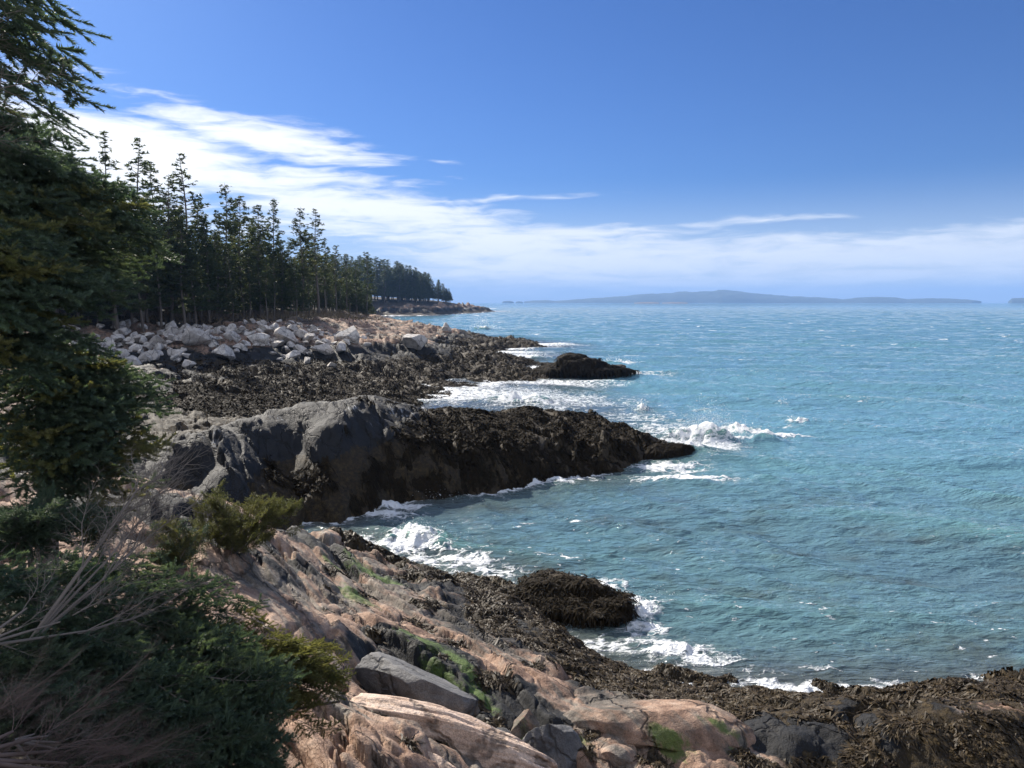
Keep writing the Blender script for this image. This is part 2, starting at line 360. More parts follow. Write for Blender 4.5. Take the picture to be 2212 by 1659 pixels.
def full_h(x, y, fine=True):
    b = base_h(x, y); r = np.hypot(x, y); soil = soil_mask(x, y)
    ev = np.clip(1 - soil, 0, 1)
    amp = np.interp(r, [0, 5, 12, 25, 60, 120, 400], [1, 1, 1, 1.25, 1.8, 2.4, 5])
    m1 = sst(fbm(x / 5, y / 5, 2, 31), -0.45, 0.35)
    shore = sst(b, -1.2, 0.1)
    near = 1 - sst(r, 18, 26)
    s1 = strata(x, y, 1.5, 5.5, JA, 1) * np.interp(r, [0, 9, 14, 20], [.16, .2, .30, .36]) * (0.35 + 0.65 * m1)
    s2 = strata(x, y, 0.52, 2.6, JA + 0.12, 2) * 0.10 * (0.15 + 0.85 * m1)
    big = fbm(x / 9, y / 9, 3, 40) * 0.5 * sst(r, 35, 60)
    blk = 0.0
    if True:
        f1, f2, idh = vor(x / 2.3 + fbm(x / 3, y / 3, 2, 44) * .5, y / 1.7, 3)
        c1 = (1 - f1 * f1) * (0.3 + idh * 0.9) * sst(f2 - f1, 0, 0.22)
        cove = sst(r, 36, 44) * (1 - sst(r, 170, 230))
        blk = c1 * 0.30 * cove * sst(b, -0.4, 0.3) * (1 - 0.5 * sst(b, 2.2, 3.0))
        f1, f2, idh = vor(x / 0.62 + fbm(x, y, 2, 45) * .5, y / 0.5, 4)
        weed = (1 - sst(b, 0.75, 1.3)) * sst(b, -.9, -.1)
        blk = blk + (1 - f1 * f1) * (0.2 + idh) * 0.15 * (0.35 + 0.65 * weed) * (0.3 + 0.7 * sst(f2 - f1, 0, .3)) * np.where(r < 36, 0.45 + 0.55 * sst(r, 14, 22), 1.0)
        f1, f2, idh = vor(x / 0.26, y / 0.22, 6)
        blk = blk + (1 - f1) * idh * 0.06 * weed * (r < 40)
    d = (s1 + s2) * (0.55 + 0.45 * near) + big + blk
    if fine:
        ca, sa = math.cos(JA), math.sin(JA); u = x * ca + y * sa; v = -x * sa + y * ca
        w1 = fbm(x / 1.5, y / 1.5, 3, 55) * .5; rk = 0.35 + .65 * sst(r, 15, 20); m2 = sst(fbm(x / 3, y / 3, 2, 56), -.3, .35)
        d = d + facets(u / 1.5 + w1, v / 3.4 + w1, 57, .8) * 0.30 * np.where(r < 17, .42, np.where(ridge_mask(x, y), .75, 1.0)) * m1
        d = d + facets(u / .55 + w1, v / 1.3 + w1, 58, .8) * 0.12 * np.where(r < 17, .5, 1.0) * (.2 + .8 * m2)
        d = d + facets(u / .2 + w1, v / .42 + w1, 59, .9) * 0.026 * (.25 + .75 * (1 - m2))
        d = d + fbm(x / 0.3, y / 0.3, 4, 50, .6) * 0.016 + fbm(x / 1.8, y / 1.8, 3, 51) * 0.08
    rm = ridge_mask(x, y); d = np.where(rm, np.maximum(d, -0.12), d)
    fb = sst(r, 250, 380)
    d = d * (1 - fb) + fb * (np.abs(fbm(x / 14, y / 9, 4, 60)) * 1.7 - 0.5) * sst(b, -0.5, 2.0)
    d = d * shore * ev * np.where(r > 60, amp / 1.8, 1.0) + soil * fbm(x / 1.3, y / 1.3, 4, 53) * 0.10
    return b + d
def hz(x, y):
    return float(full_h(np.array([float(x)]), np.array([float(y)]))[0])

# ---------------------------------------------------------------- rock material
def rock_mat(name, kind):
    m, nt, b = new_mat(name); p = pos(nt)
    n1 = noise(nt, p, 0.55, 5, 0.6); n2 = noise(nt, p, 3.2, 6, 0.65); n3 = noise(nt, p, 28, 4, 0.7); n4 = noise(nt, p, 120, 2, 0.6)
    sv = mapping(nt, p, (1.0, 1.0, 1.0), (0, 0, -JA))
    streak = noise(nt, mapping(nt, sv, (9, 1.0, 4)), 1.0, 5, 0.6)
    if kind == 'pale':
        lin = noise(nt, mapping(nt, mapping(nt, p, (1, 1, 1), (0, 0, .22)), (1.0, 7.0, 5.0)), 1.6, 6, 0.65)
        c = ramp(nt, mt(nt, 'ADD', mt(nt, 'MULTIPLY', lin, .6), mt(nt, 'MULTIPLY', n2, .4)), [(0.3, (0.16, 0.11, 0.085)), (0.42, (0.40, 0.28, 0.21)), (0.55, (0.56, 0.42, 0.33)), (0.7, (0.66, 0.55, 0.47))])
    elif kind == 'boulder':
        c = ramp(nt, n2, [(0.3, (0.26, 0.245, 0.235)), (0.5, (0.48, 0.45, 0.42)), (0.68, (0.66, 0.63, 0.59))])
        c = mixc(nt, step(nt, n1, 0.60, 0.80), c, (0.40, 0.29, 0.23))
        obj = nt.nodes.new('ShaderNodeObjectInfo').outputs['Random']
        c = mixc(nt, mt(nt, 'MULTIPLY', obj, 0.5), c, mixc(nt, 1.0, c, (0.62, 0.58, 0.56), 'MULTIPLY'))
    elif kind == 'grey':
        c = ramp(nt, n2, [(0.3, (0.045, 0.045, 0.048)), (0.5, (0.10, 0.10, 0.105)), (0.7, (0.17, 0.165, 0.16))])
    else:
        pink = ramp(nt, n2, [(0.28, (0.10, 0.064, 0.046)), (0.45, (0.25, 0.158, 0.112)), (0.6, (0.38, 0.26, 0.19)), (0.75, (0.50, 0.385, 0.305))])
        grey = ramp(nt, n2, [(0.3, (0.05, 0.046, 0.04)), (0.5, (0.15, 0.13, 0.11)), (0.7, (0.34, 0.30, 0.25))])
        c = mixc(nt, step(nt, mt(nt, 'ADD', mt(nt, 'MULTIPLY', n1, 0.6), mt(nt, 'MULTIPLY', streak, 0.4)), 0.46, 0.58), pink, grey)
    c = mixc(nt, 1.0, c, ramp(nt, noise(nt, p, 70, 3, 0.75), [(0.3, (0.55, 0.53, 0.52)), (0.48, (1, 1, 1)), (0.7, (1.35, 1.3, 1.25))]), 'MULTIPLY')
    c = mixc(nt, mt(nt, 'MULTIPLY', step(nt, n3, 0.56, 0.7), 0.35), c, (0.07, 0.06, 0.055))
    if kind == 'shore':
        dark = attr(nt, 'dark'); weed = attr(nt, 'weed'); alg = attr(nt, 'algae'); glint = attr(nt, 'glint'); soil = attr(nt, 'soil')
        dk = mixc(nt, n2, (0.006, 0.007, 0.009), (0.027, 0.026, 0.026))
        f = step(nt, mt(nt, 'ADD', dark, mt(nt, 'MULTIPLY', mt(nt, 'SUBTRACT', n2, 0.5), 1.1)), 0.35, 0.65)
        c = mixc(nt, f, c, dk)
        wc = ramp(nt, noise(nt, p, 9, 5, 0.7), [(0.3, (0.010, 0.008, 0.005)), (0.5, (0.032, 0.022, 0.011)), (0.66, (0.07, 0.048, 0.02)), (0.8, (0.11, 0.075, 0.035))])
        fw = step(nt, mt(nt, 'ADD', weed, mt(nt, 'MULTIPLY', mt(nt, 'SUBTRACT', noise(nt, p, 4.5, 6, 0.7), 0.5), 1.4)), 0.42, 0.60)
        c = mixc(nt, fw, c, wc)
        ac = mixc(nt, noise(nt, p, 22, 3), (0.035, 0.070, 0.016), (0.14, 0.20, 0.045))
        fa = step(nt, mt(nt, 'ADD', alg, mt(nt, 'MULTIPLY', mt(nt, 'SUBTRACT', noise(nt, mapping(nt, sv, (3, 1, 1)), 4.5, 8, 0.75), 0.5), 2.2)), 0.40, 0.90)
        c = mixc(nt, mt(nt, 'MULTIPLY', fa, 0.85), c, ac)
        fi = mt(nt, 'MULTIPLY', step(nt, mt(nt, 'ADD', glint, mt(nt, 'MULTIPLY', mt(nt, 'SUBTRACT', noise(nt, mapping(nt, sv, (3, 1, 1)), 2.4, 8, 0.75), 0.5), 2.2)), 0.82, 1.12), 0.85)
        c = mixc(nt, fi, c, (0.36, 0.38, 0.42))  # sun glints on the wet crest, painted as pale grey patches
        sc = ramp(nt, noise(nt, p, 6, 6, 0.7), [(0.3, (0.012, 0.009, 0.007)), (0.5, (0.035, 0.026, 0.018)), (0.7, (0.09, 0.065, 0.04))])
        c = mixc(nt, soil, c, sc)
        ro = mt(nt, 'SUBTRACT', 0.80, mt(nt, 'ADD', mt(nt, 'MULTIPLY', fw, 0.10), mt(nt, 'MULTIPLY', mt(nt, 'MULTIPLY', f, mt(nt, 'SUBTRACT', 1.0, fw)), 0.07))); b.inputs['Specular IOR Level'].default_value = 0.22
        nt.links.new(ro, b.inputs['Roughness'])
        hh = mt(nt, 'ADD', mt(nt, 'MULTIPLY', n3, 0.35), mt(nt, 'ADD', mt(nt, 'MULTIPLY', noise(nt, p, 9, 6, 0.7), 1.0), mt(nt, 'MULTIPLY', fw, mt(nt, 'MULTIPLY', noise(nt, mapping(nt, p, (1, 1, .35)), 26, 4, 0.7), 1.1))))
        cr = voro(nt, vm(nt, 'ADD', mapping(nt, sv, (1.5, .5, 1)), vm(nt, 'SCALE', noise(nt, p, 1.2, 4, .6, 0, 'Color'), s=0.9)), 0.9, 'DISTANCE_TO_EDGE')
        ck = mt(nt, 'MULTIPLY', mt(nt, 'SUBTRACT', 1.0, step(nt, cr, 0.0, 0.035)), mt(nt, 'SUBTRACT', 1.0, fw))
        c = mixc(nt, mt(nt, 'MULTIPLY', ck, 0.55), c, (0.02, 0.018, 0.016))
        hh = mt(nt, 'SUBTRACT', hh, mt(nt, 'MULTIPLY', ck, 1.2))
        nt.links.new(bump(nt, hh, 0.85, 0.055), b.inputs['Normal'])
    else:
        b.inputs['Roughness'].default_value = 0.8
        hh = mt(nt, 'ADD', mt(nt, 'MULTIPLY', n3, 0.4), noise(nt, p, 7, 6, 0.7))
        cr = voro(nt, vm(nt, 'ADD', mapping(nt, sv, (1.4, .6, 1)), vm(nt, 'SCALE', noise(nt, p, 1.2, 4, .6, 0, 'Color'), s=0.9)), 0.9, 'DISTANCE_TO_EDGE')
        ck = mt(nt, 'SUBTRACT', 1.0, step(nt, cr, 0.0, 0.04))
        c = mixc(nt, mt(nt, 'MULTIPLY', ck, 0.6), c, (0.02, 0.018, 0.016))
        hh = mt(nt, 'SUBTRACT', hh, ck)
        nt.links.new(bump(nt, hh, 0.7, 0.04), b.inputs['Normal'])
    nt.links.new(c, b.inputs['Base Color'])
    return m
M_SHORE = rock_mat('shore_rock', 'shore'); M_BOULDER = rock_mat('pale_granite', 'boulder'); M_GREY = rock_mat('dark_basalt', 'grey'); M_PINK = rock_mat('pink_granite', 'pink'); M_PALE = rock_mat('pale_pink_granite', 'pale')

ALG = [(790, 1240, .75, .3), (840, 1250, .5, .2), (770, 1330, .45, .25), (900, 1425, .55, .2), (1000, 1470, .6, .13), (960, 1500, .5, .12), (1040, 1520, .3, .12), (1390, 1560, .2, .16), (1450, 1590, .28, .16), (1560, 1580, .3, .13), (1260, 1580, .12, .12), (1130, 1570, .12, .1), (720, 1290, .35, .12)]
GLINT = [(640, 885, 1.3, 1.0), (470, 945, 1.6, .7), (430, 960, 1.0, .7), (760, 900, 1.3, 1.1), (860, 885, 1.5, 1.0), (800, 870, 1.3, .8), (560, 925, .9, .6), (740, 935, .8, .6), (600, 905, 1, .6)]
def surf_attrs(x, y, z):
    r = np.hypot(x, y); b = base_h(x, y); rd = ridge_mask(x, y)
    lvl = z + 0.25 * fbm(x / 1.5, y / 1.5, 3, 80)
    top = np.where(r < 16, 0.72, np.where(rd, np.interp(np.arctan2(x, y), [az_of(500), az_of(800), az_of(1050)], [1.2, 1.55, 2.4]), np.where(r < 60, 1.8, 1.4)))
    aa = np.arctan2(x, y)
    top = top + np.where((r < 14), 0.42 * sst(aa, az_of(1250), az_of(1900)) - 0.0, 0)
    top = np.where((r < 14) & (aa < az_of(1000)), 0.55, top)
    weed = 1 - sst(lvl, top - 0.25, top + 0.35)
    dtop = np.where(r < 16, 0.9, np.where(rd, 6.0, np.where(r < 60, 2.5, np.where(r < 75, 2.5, np.where(r < 240, 2.0, 3.2)))))
    dark = (1 - sst(lvl, dtop - 0.3, dtop + 0.5)) * np.where(rd, 1.05, 0.75)
    alg = np.zeros_like(x)
    for (px, py, rx, ry) in ALG:
        c = P(px, py, 1.2 if py > 1300 else 1.0); alg = np.maximum(alg, blob(x, y, c, ry * 1.2, rx * 1.2, JA) * 1.0)
    glint = np.zeros_like(x)
    for (px, py, rx, ry) in GLINT:
        c = P(px, py, 2.35); glint = np.maximum(glint, blob(x, y, c, rx, ry))
    glint = glint * rd * sst(z, 1.7, 2.1)
    dark = np.maximum(dark, .40 * (r > 240)); dark = np.maximum(dark, (r > 45) * (r < 160) * np.interp(aa, [az_of(650), az_of(760)], [.42, .30]))
    dark = np.maximum(dark, .85 * sst(fbm(x / 2.6, y / 1.6, 3, 85), .02, .4) * (r < 16) * sst(r, 7, 9))
    return dict(weed=np.clip(weed, 0, 1), dark=np.clip(dark, 0, 1.1), algae=alg, glint=glint * 0.82, soil=soil_mask(x, y))

QUICK = False
def polar_grid(r0, r1, nr, a0, a1, na):
    r = np.exp(np.linspace(math.log(r0), math.log(r1), nr)); a = np.linspace(math.radians(a0), math.radians(a1), na)
    R, T = np.meshgrid(r, a, indexing='ij')
    return R * np.sin(T), R * np.cos(T)
def grid_faces(nr, na):
    i = np.arange(nr - 1)[:, None] * na + np.arange(na - 1)[None]
    return np.stack([i, i + 1, i + na + 1, i + na], -1).reshape(-1, 4)
def land_piece(name, V, F, sel, at):
    f = F[sel]; used = np.unique(f); remap = np.zeros(len(V), np.int32); remap[used] = np.arange(len(used))
    me = mesh(name, V[used], [remap[f]], True)
    for k, v in at.items(): fattr(me, k, v[used])
    return link(name, me, [M_SHORE])
NRt, NAt = (1150, 1000)
X, Y = polar_grid(2.0, 720, NRt, -50, 44, NAt)
Z = full_h(X.ravel(), Y.ravel()).reshape(X.shape)
# horizontal shove roughens steep faces so that they read as broken rock
V = np.stack([X.ravel(), Y.ravel(), Z.ravel()], -1)
R_ = np.hypot(V[:, 0], V[:, 1]); am = np.interp(R_, [2, 10, 20, 60, 300, 600], [.0, .015, .10, .35, .9, 1.2]) * sst(V[:, 2], -1.5, -.2) * (1 - soil_mask(V[:, 0], V[:, 1])); sc = np.interp(R_, [2, 10, 20, 60, 300], [.4, .45, .7, 1.5, 4])
qx = (V[:, 0] + 1.3 * V[:, 2]) ; qy = (V[:, 1] - 1.7 * V[:, 2]); lev = np.zeros_like(R_)
for k_, s_ in enumerate((.5, .9, 1.8, 5.0)):
    w_ = np.exp(-(np.log(sc / s_) / .45) ** 2); lev += w_
    V[:, 0] += am * w_ * fbm(qx / s_, qy / s_, 3, 130 + k_); V[:, 1] += am * w_ * fbm(qx / s_ + 31, qy / s_, 3, 140 + k_)
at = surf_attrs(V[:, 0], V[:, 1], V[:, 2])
F = grid_faces(NRt, NAt)
cx = V[F[:, 0], 0]; cy = V[F[:, 0], 1]; zm = V[F].max(1)[:, 2]; rr = np.hypot(cx, cy)
keep = zm > -1.3
rd = ridge_mask(cx, cy); headl = rr > 245
tag(land_piece('shore_terrain', V, F, keep & ~rd & ~headl, at), 'rocky shore of pink granite ledges, brown seaweed and wooded bank', kind='structure')
tag(land_piece('far_headland', V, F, keep & headl, at), 'low far headland of grey rock under a spruce wood', kind='structure')
tag(land_piece('rock_ridge', V, F, keep & rd, at), 'long dark rock ridge with glinting crest running out into the waves', 'rock outcrop')
# sea bed: a broad sheet under everything
me = mesh('sea_bed', np.array([(-3000, -50, -14), (40000, -50, -14), (40000, 40000, -14), (-20000, 40000, -14)], float), [np.array([[0, 1, 2, 3]])])
mb, ntb, bb = new_mat('sea_bed_sand'); bb.inputs['Base Color'].default_value = (0.06, 0.07, 0.06, 1); bb.inputs['Roughness'].default_value = 1
tag(link('sea_bed', me, [mb]), kind='structure')
# inland ground behind the wood and behind the camera
gx, gy = np.meshgrid(np.linspace(-400, -40, 30), np.linspace(-200, 700, 60), indexing='ij')

# ---------------------------------------------------------------- water
rng = np.random.default_rng(12)
WAVES = []
for lam, amp, cnt in ((9, .085, 4), (5.2, .060, 6), (3.0, .045, 8), (1.7, .031, 9), (1.0, .025, 10), (.55, .018, 12), (.3, .011, 12)):
    for k in range(cnt):
        l = lam * math.exp(rng.normal(0, .16)); th = math.radians(-112 + rng.normal(0, 20 if lam > 2 else 27))
        WAVES.append((2 * math.pi / l, th, amp * (0.6 + 0.8 * rng.random()) * 1.5 / math.sqrt(cnt), rng.random() * 6.28, l))
BREAK = [  # breaking crests: photo px, width, depth, height
    (1535, 948, 2.6, .55, .95), (1480, 975, 1.0, .7, .45), (1600, 935, 1.2, .5, .35), (830, 1095, 1.7, .5, .25), (900, 1170, 1.0, .5, .35), (870, 1190, 1.0, .5, .25), (1130, 868, 2.2, 1.2, .7), (1720, 915, .7, .4, .3), (1385, 885, .4, .3, .4),
    (1130, 775, 2.6, 1.4, .6), (1330, 786, 2.4, 1.2, .5), (1040, 712, 2.2, 1.2, 1.6), (930, 820, 1.2, .7, .3), (1180, 1040, 1.2, .5, .2), (1450, 1410, .7, .35, .12), (1380, 1330, .5, .4, .12), (1200, 745, 3.0, 1.5, .3), (1650, 940, 3.0, .5, .45), (1490, 1035, 2, .5, .2)]
CAPS = [(1690, 870, .4), (1720, 915, .7), (1845, 742, 1.6), (1975, 752, 1.2), (1450, 820, 1.0), (1380, 820, .8), (1670, 765, 1.0), (1900, 840, .7), (1480, 1020, .8), (1560, 990, .6), (1140, 1130, .5), (1240, 1130, .6), (1330, 1230, .3),
        (1750, 1310, .3), (1860, 870, .9), (1800, 880, 1.0), (2050, 830, .8), (1420, 790, 1.0), (1300, 1000, .9), (1740, 700, 4), (1660, 683, 6), (1230, 705, 4), (1350, 700, 4), (2100, 720, 4), (1480, 720, 3), (1900, 690, 5), (1600, 780, 1.5), (2150, 810, 1.5)]
WASH = [  # broad foam: px, py, rx, ry, strength
    (970, 850, 7, 7, .72), (1080, 850, 8, 7, .62), (1180, 865, 7, 6, .64), (1300, 870, 6, 6, .50), (1380, 900, 4.5, 5, .52), (1440, 930, 4, 4, .60), (1500, 960, 2.2, 1.6, 1.1), (1440, 1010, 2.0, 1.0, .75), (1380, 1030, 1.5, .7, .6), (1560, 930, 2.6, 1.0, .5),
    (1200, 825, 8, 4, .7), (1340, 805, 6, 3, .7), (1100, 760, 7, 4, .8), (1160, 745, 9, 4, .8), (1420, 845, 5, 3, .4), (820, 1110, 1.6, .5, .8), (900, 1190, 1.4, .9, .75), (960, 1215, 1.8, .7, .7), (1060, 1235, 1.5, .6, .62), (1180, 1200, 1.6, .5, .45),
    (1280, 1265, 1.2, .6, .75), (1370, 1310, .8, .6, .78), (1390, 1360, .7, .5, .7), (1330, 1390, .9, .5, .68), (1450, 1400, 1.0, .5, .72), (1530, 1430, 1.0, .4, .66), (1640, 1450, .9, .25, .5), (1800, 1450, .9, .25, .42), (1930, 1480, .7, .22, .6), (2150, 1470, .8, .22, .68),
    (1150, 1045, 1.6, .5, .5), (1260, 1030, 1.6, .5, .5), (1700, 925, 3, .6, .45), (1540, 890, 4, 1.5, .4), (1090, 672, 14, 6, .9), (1660, 760, 4, 1.5, .3), (700, 1150, 1, .5, .4), (1080, 710, 7, 5, .6), (980, 690, 30, 1.5, .25)]
WASHW = [(P(a, b, 0), rx, ry, s) for (a, b, rx, ry, s) in WASH]; BREAKW = [(P(a, b, 0), w, d, h) for (a, b, w, d, h) in BREAK]; CAPSW = [(P(a, b, 0), s) for (a, b, s) in CAPS]
def foam_field(x, y):
    h = base_h(x, y); r = np.hypot(x, y)
    k = np.interp(r, [0, 14, 30, 60, 150, 500], [.8, .9, 1.3, 1.9, 1.6, 2.0])
    f = 0.86 * np.exp(-np.maximum(-h, 0) / (0.36 * k)) * sst(h, -2.5, -.3)
    n = 0.55 + 0.75 * sst(fbm(x / (2.2 * k), y / (2.2 * k), 3, 90), -.4, .5)
    f = f * n
    for (c, rx, ry, s) in WASHW: f = np.maximum(f, s * blob(x, y, c, rx, ry, -0.15))
    for (c, w, d, hh) in BREAKW: f = np.maximum(f, 1.05 * blob(x, y, c, w * .9, d * .9, -0.15))
    for (c, s) in CAPSW: f = np.maximum(f, .72 * blob(x, y, c, s * .6, s * .22, -0.2))
    return f
def breakers(x, y):
    z = np.zeros_like(x)
    for (c, w, d, h) in BREAKW: z += h * .62 * blob(x, y, c, w, d, -0.2) * (.55 + .8 * sst(fbm(x / (.5 * w), y / (.5 * w), 3, 120), -.5, .5))
    return z
def water_disp(x, y, sr, calm):
    """sum of trochoidal waves; sr = local mesh spacing"""
    wx = x + 1.6 * fbm(x / 14, y / 14, 2, 95); wy = y + 1.6 * fbm(x / 14 + 40, y / 14, 2, 96)
    ox = np.zeros_like(x); oy = np.zeros_like(x); z = np.zeros_like(x)
    gust = 0.8 + 0.35 * fbm(x / 11, y / 7, 3, 97)
    for (k, th, a, ph, l) in WAVES:
        w = np.clip(l / (2.6 * sr) - 0.6, 0, 1) * calm
        if w.max() <= 0: continue
        kx, ky = math.cos(th) * k, math.sin(th) * k
        t = kx * wx + ky * wy + ph; aa = a * w * (gust if l < 4 else 1.0)
        z += aa * np.cos(t); q = 0.7
        ox -= q * aa * math.cos(th) * np.sin(t); oy -= q * aa * math.sin(th) * np.sin(t)
    L_ = .24; return L_ * np.tanh(ox / L_) , L_ * np.tanh(oy / L_), .34 * np.tanh(z / .34)
NRw, NAw = 1500, 1050
X, Y = polar_grid(6.5, 16000, NRw, -42, 42, NAw); X = X.ravel(); Y = Y.ravel(); R = np.hypot(X, Y)
H0 = base_h(X, Y); H0 = np.where(R > 700, -8, H0)
calm = 0.22 + 0.78 * sst(-H0, 0.05, 1.3)
ox, oy, zz = water_disp(X, Y, np.maximum(R * 0.0035, 0.05), calm)
foam = foam_field(X, Y) * (R < 750)
zz = zz + breakers(X, Y) + sst(foam, .35, .9) * (0.06 * fbm(X / .5, Y / .5, 3, 101) + 0.035 * fbm(X / .16, Y / .16, 2, 102))
crest = sst(zz, 0.26, 0.62) * sst(fbm(X / 6, Y / 4, 3, 103), 0.12, 0.6) * (R < 350)
foam = np.maximum(foam, crest * 0.72)
V = np.stack([X + ox, Y + oy, zz], -1)
F = grid_faces(NRw, NAw)
hm = H0[F].max(1); F = F[hm < 0.9 + 0.0 * hm]
me = mesh('sea_water', V, [F]); fattr(me, 'foam', foam); fattr(me, 'depth', np.clip(-H0, 0, 8))
fattr(me, 'lift', zz)
m, nt, b = new_mat('sea_water'); p = pos(nt)
fo = attr(nt, 'foam'); de = attr(nt, 'depth'); li = attr(nt, 'lift')
dist = vm(nt, 'LENGTH', p)
# foam pattern: torn lace
wp = vm(nt, 'ADD', p, vm(nt, 'SCALE', vm(nt, 'SUBTRACT', noise(nt, p, 1.3, 4, .6, 0, 'Color'), (.5, .5, .5)), s=0.9))
wp2 = vm(nt, 'MULTIPLY', wp, (0.75, 1.25, 0.6))
e1 = voro(nt, wp2, 2.6, 'DISTANCE_TO_EDGE'); e2 = voro(nt, wp2, 6.5, 'DISTANCE_TO_EDGE')
lace = mt(nt, 'SUBTRACT', 0.95, mt(nt, 'ADD', mt(nt, 'MULTIPLY', e1, 1.6), mt(nt, 'MULTIPLY', e2, 0.9)))
blot = noise(nt, mapping(nt, p, (0.8, 1.5, 1)), 1.1, 7, 0.68)
pat = mt(nt, 'ADD', mt(nt, 'MULTIPLY', lace, 0.85), mt(nt, 'MULTIPLY', blot, 1.05))
ff = step(nt, mt(nt, 'ADD', mt(nt, 'MULTIPLY', fo, 1.25), mt(nt, 'SUBTRACT', pat, 1.02)), 0.60, 1.02)
ff = mt(nt, 'MULTIPLY', ff, step(nt, fo, 0.08, 0.2))
gate = step(nt, noise(nt, mapping(nt, p, (0.05, 0.09, 1)), 1.0, 3, 0.6), 0.42, 0.62)
fk = step(nt, mt(nt, 'ADD', noise(nt, mapping(nt, p, (1.0, 1.9, 1)), 3.4, 4, 0.6), mt(nt, 'MULTIPLY', li, 0.22)), 0.665, 0.69)
fk2 = step(nt, noise(nt, mapping(nt, p, (0.16, 0.30, 1)), 1.0, 5, 0.62), 0.665, 0.69)
fk3 = step(nt, noise(nt, mapping(nt, p, (0.035, 0.055, 1)), 1.0, 5, 0.62), 0.66, 0.69)
fk = mt(nt, 'MULTIPLY', mt(nt, 'MULTIPLY', fk, gate), mt(nt, 'SUBTRACT', 1.0, step(nt, dist, 60, 140)))
fk2 = mt(nt, 'MULTIPLY', fk2, mt(nt, 'MULTIPLY', step(nt, dist, 50, 110), mt(nt, 'SUBTRACT', 1.0, step(nt, dist, 500, 900))))
fk3 = mt(nt, 'MULTIPLY', fk3, step(nt, dist, 400, 900))
ff = mt(nt, 'MAXIMUM', ff, mt(nt, 'MAXIMUM', fk, mt(nt, 'MAXIMUM', fk2, fk3)))
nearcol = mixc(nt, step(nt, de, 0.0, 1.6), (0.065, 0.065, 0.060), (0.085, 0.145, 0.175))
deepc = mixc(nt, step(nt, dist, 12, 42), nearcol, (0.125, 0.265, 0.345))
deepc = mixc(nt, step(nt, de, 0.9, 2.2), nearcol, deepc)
patch = noise(nt, mapping(nt, p, (0.02, 0.05, 1)), 1.0, 4, 0.6)
rocky = step(nt, noise(nt, mapping(nt, p, (1, 1.6, 1)), 0.35, 4, 0.6), 0.48, 0.68)
rk_ = mt(nt, 'MULTIPLY', mt(nt, 'MULTIPLY', rocky, 0.75), mt(nt, 'SUBTRACT', 1.0, step(nt, dist, 16, 34)))
deepc = mixc(nt, rk_, deepc, (0.065, 0.070, 0.060))
deepc = mixc(nt, mt(nt, 'MULTIPLY', step(nt, patch, 0.4, 0.65), 0.3), deepc, (0.13, 0.30, 0.30))
wcol = mixc(nt, step(nt, li, 0.05, 0.5), deepc, (0.12, 0.26, 0.23))
wcol = mixc(nt, ff, wcol, (0.80, 0.82, 0.84))
nt.links.new(wcol, b.inputs['Base Color'])
nt.links.new(mt(nt, 'ADD', 0.045, mt(nt, 'MULTIPLY', ff, 0.6)), b.inputs['Roughness'])
b.inputs['IOR'].default_value = 1.333
ps = mapping(nt, p, (0.65, 1.9, 1.0), (0, 0, math.radians(18)))
f1 = noise(nt, ps, 4.5, 4, 0.6, 0.4)
f2 = noise(nt, ps, 0.9, 4, 0.62, 0.3)
f3 = noise(nt, ps, 0.16, 5, 0.62, 0.2)
nfar = step(nt, dist, 25, 120); nf2 = step(nt, dist, 100, 500)
bh = mt(nt, 'ADD', mt(nt, 'MULTIPLY', f1, 0.10), mt(nt, 'ADD', mt(nt, 'MULTIPLY', mt(nt, 'MULTIPLY', f2, nfar), 0.42), mt(nt, 'MULTIPLY', mt(nt, 'MULTIPLY', f3, nf2), 2.2)))
bh = mt(nt, 'ADD', bh, mt(nt, 'MULTIPLY', noise(nt, mapping(nt, p, (0.8, 2.0, 1.0), (0, 0, math.radians(10))), 1.3, 3, 0.55, 0.3), 0.17))
bh = mt(nt, 'ADD', bh, mt(nt, 'MULTIPLY', mt(nt, 'MULTIPLY', ff, noise(nt, p, 14, 3, 0.7)), 0.09))
nt.links.new(bump(nt, bh, 1.0, 1.0), b.inputs['Normal'])
# small far white horses where nothing finer can be modelled
tag(link('sea_water', me, [m]), 'choppy blue green sea with streaks of white foam', kind='structure')

# spray thrown up by the breakers
msp, nts, bs = new_mat('spray'); bs.inputs['Base Color'].default_value = (0.9, 0.92, 0.95, 1); bs.inputs['Roughness'].default_value = 0.4
def spray(name, label, specs, seed):
    r_ = np.random.default_rng(seed); VV = []; FF = []; k = 0
    for (c, n, sx, sy, h, s) in specs:
        px_ = r_.normal(0, 1, (n, 2)) * (sx, sy) * 0.5
        x = c[0] + px_[:, 0]; y = c[1] + px_[:, 1]
        z = breakers(x, y) + np.abs(r_.normal(0, .38, n)) * h * np.exp(-(px_[:, 0] / sx) ** 2)
        q = r_.normal(0, 1, (n, 4, 3)); q /= np.linalg.norm(q, axis=-1, keepdims=True)
        q *= (s * r_.lognormal(-.5, .5, n))[:, None, None]
        VV.append((q + np.stack([x, y, z], -1)[:, None]).reshape(-1, 3))
        i = k + np.arange(n)[:, None] * 4
        FF.append(np.concatenate([i + np.array([0, 1, 2]), i + np.array([0, 2, 3]), i + np.array([0, 3, 1]), i + np.array([1, 3, 2])])); k += 4 * n
    tag(link(name, mesh(name, np.concatenate(VV), [np.concatenate(FF)]), [msp]), label, kind='stuff')
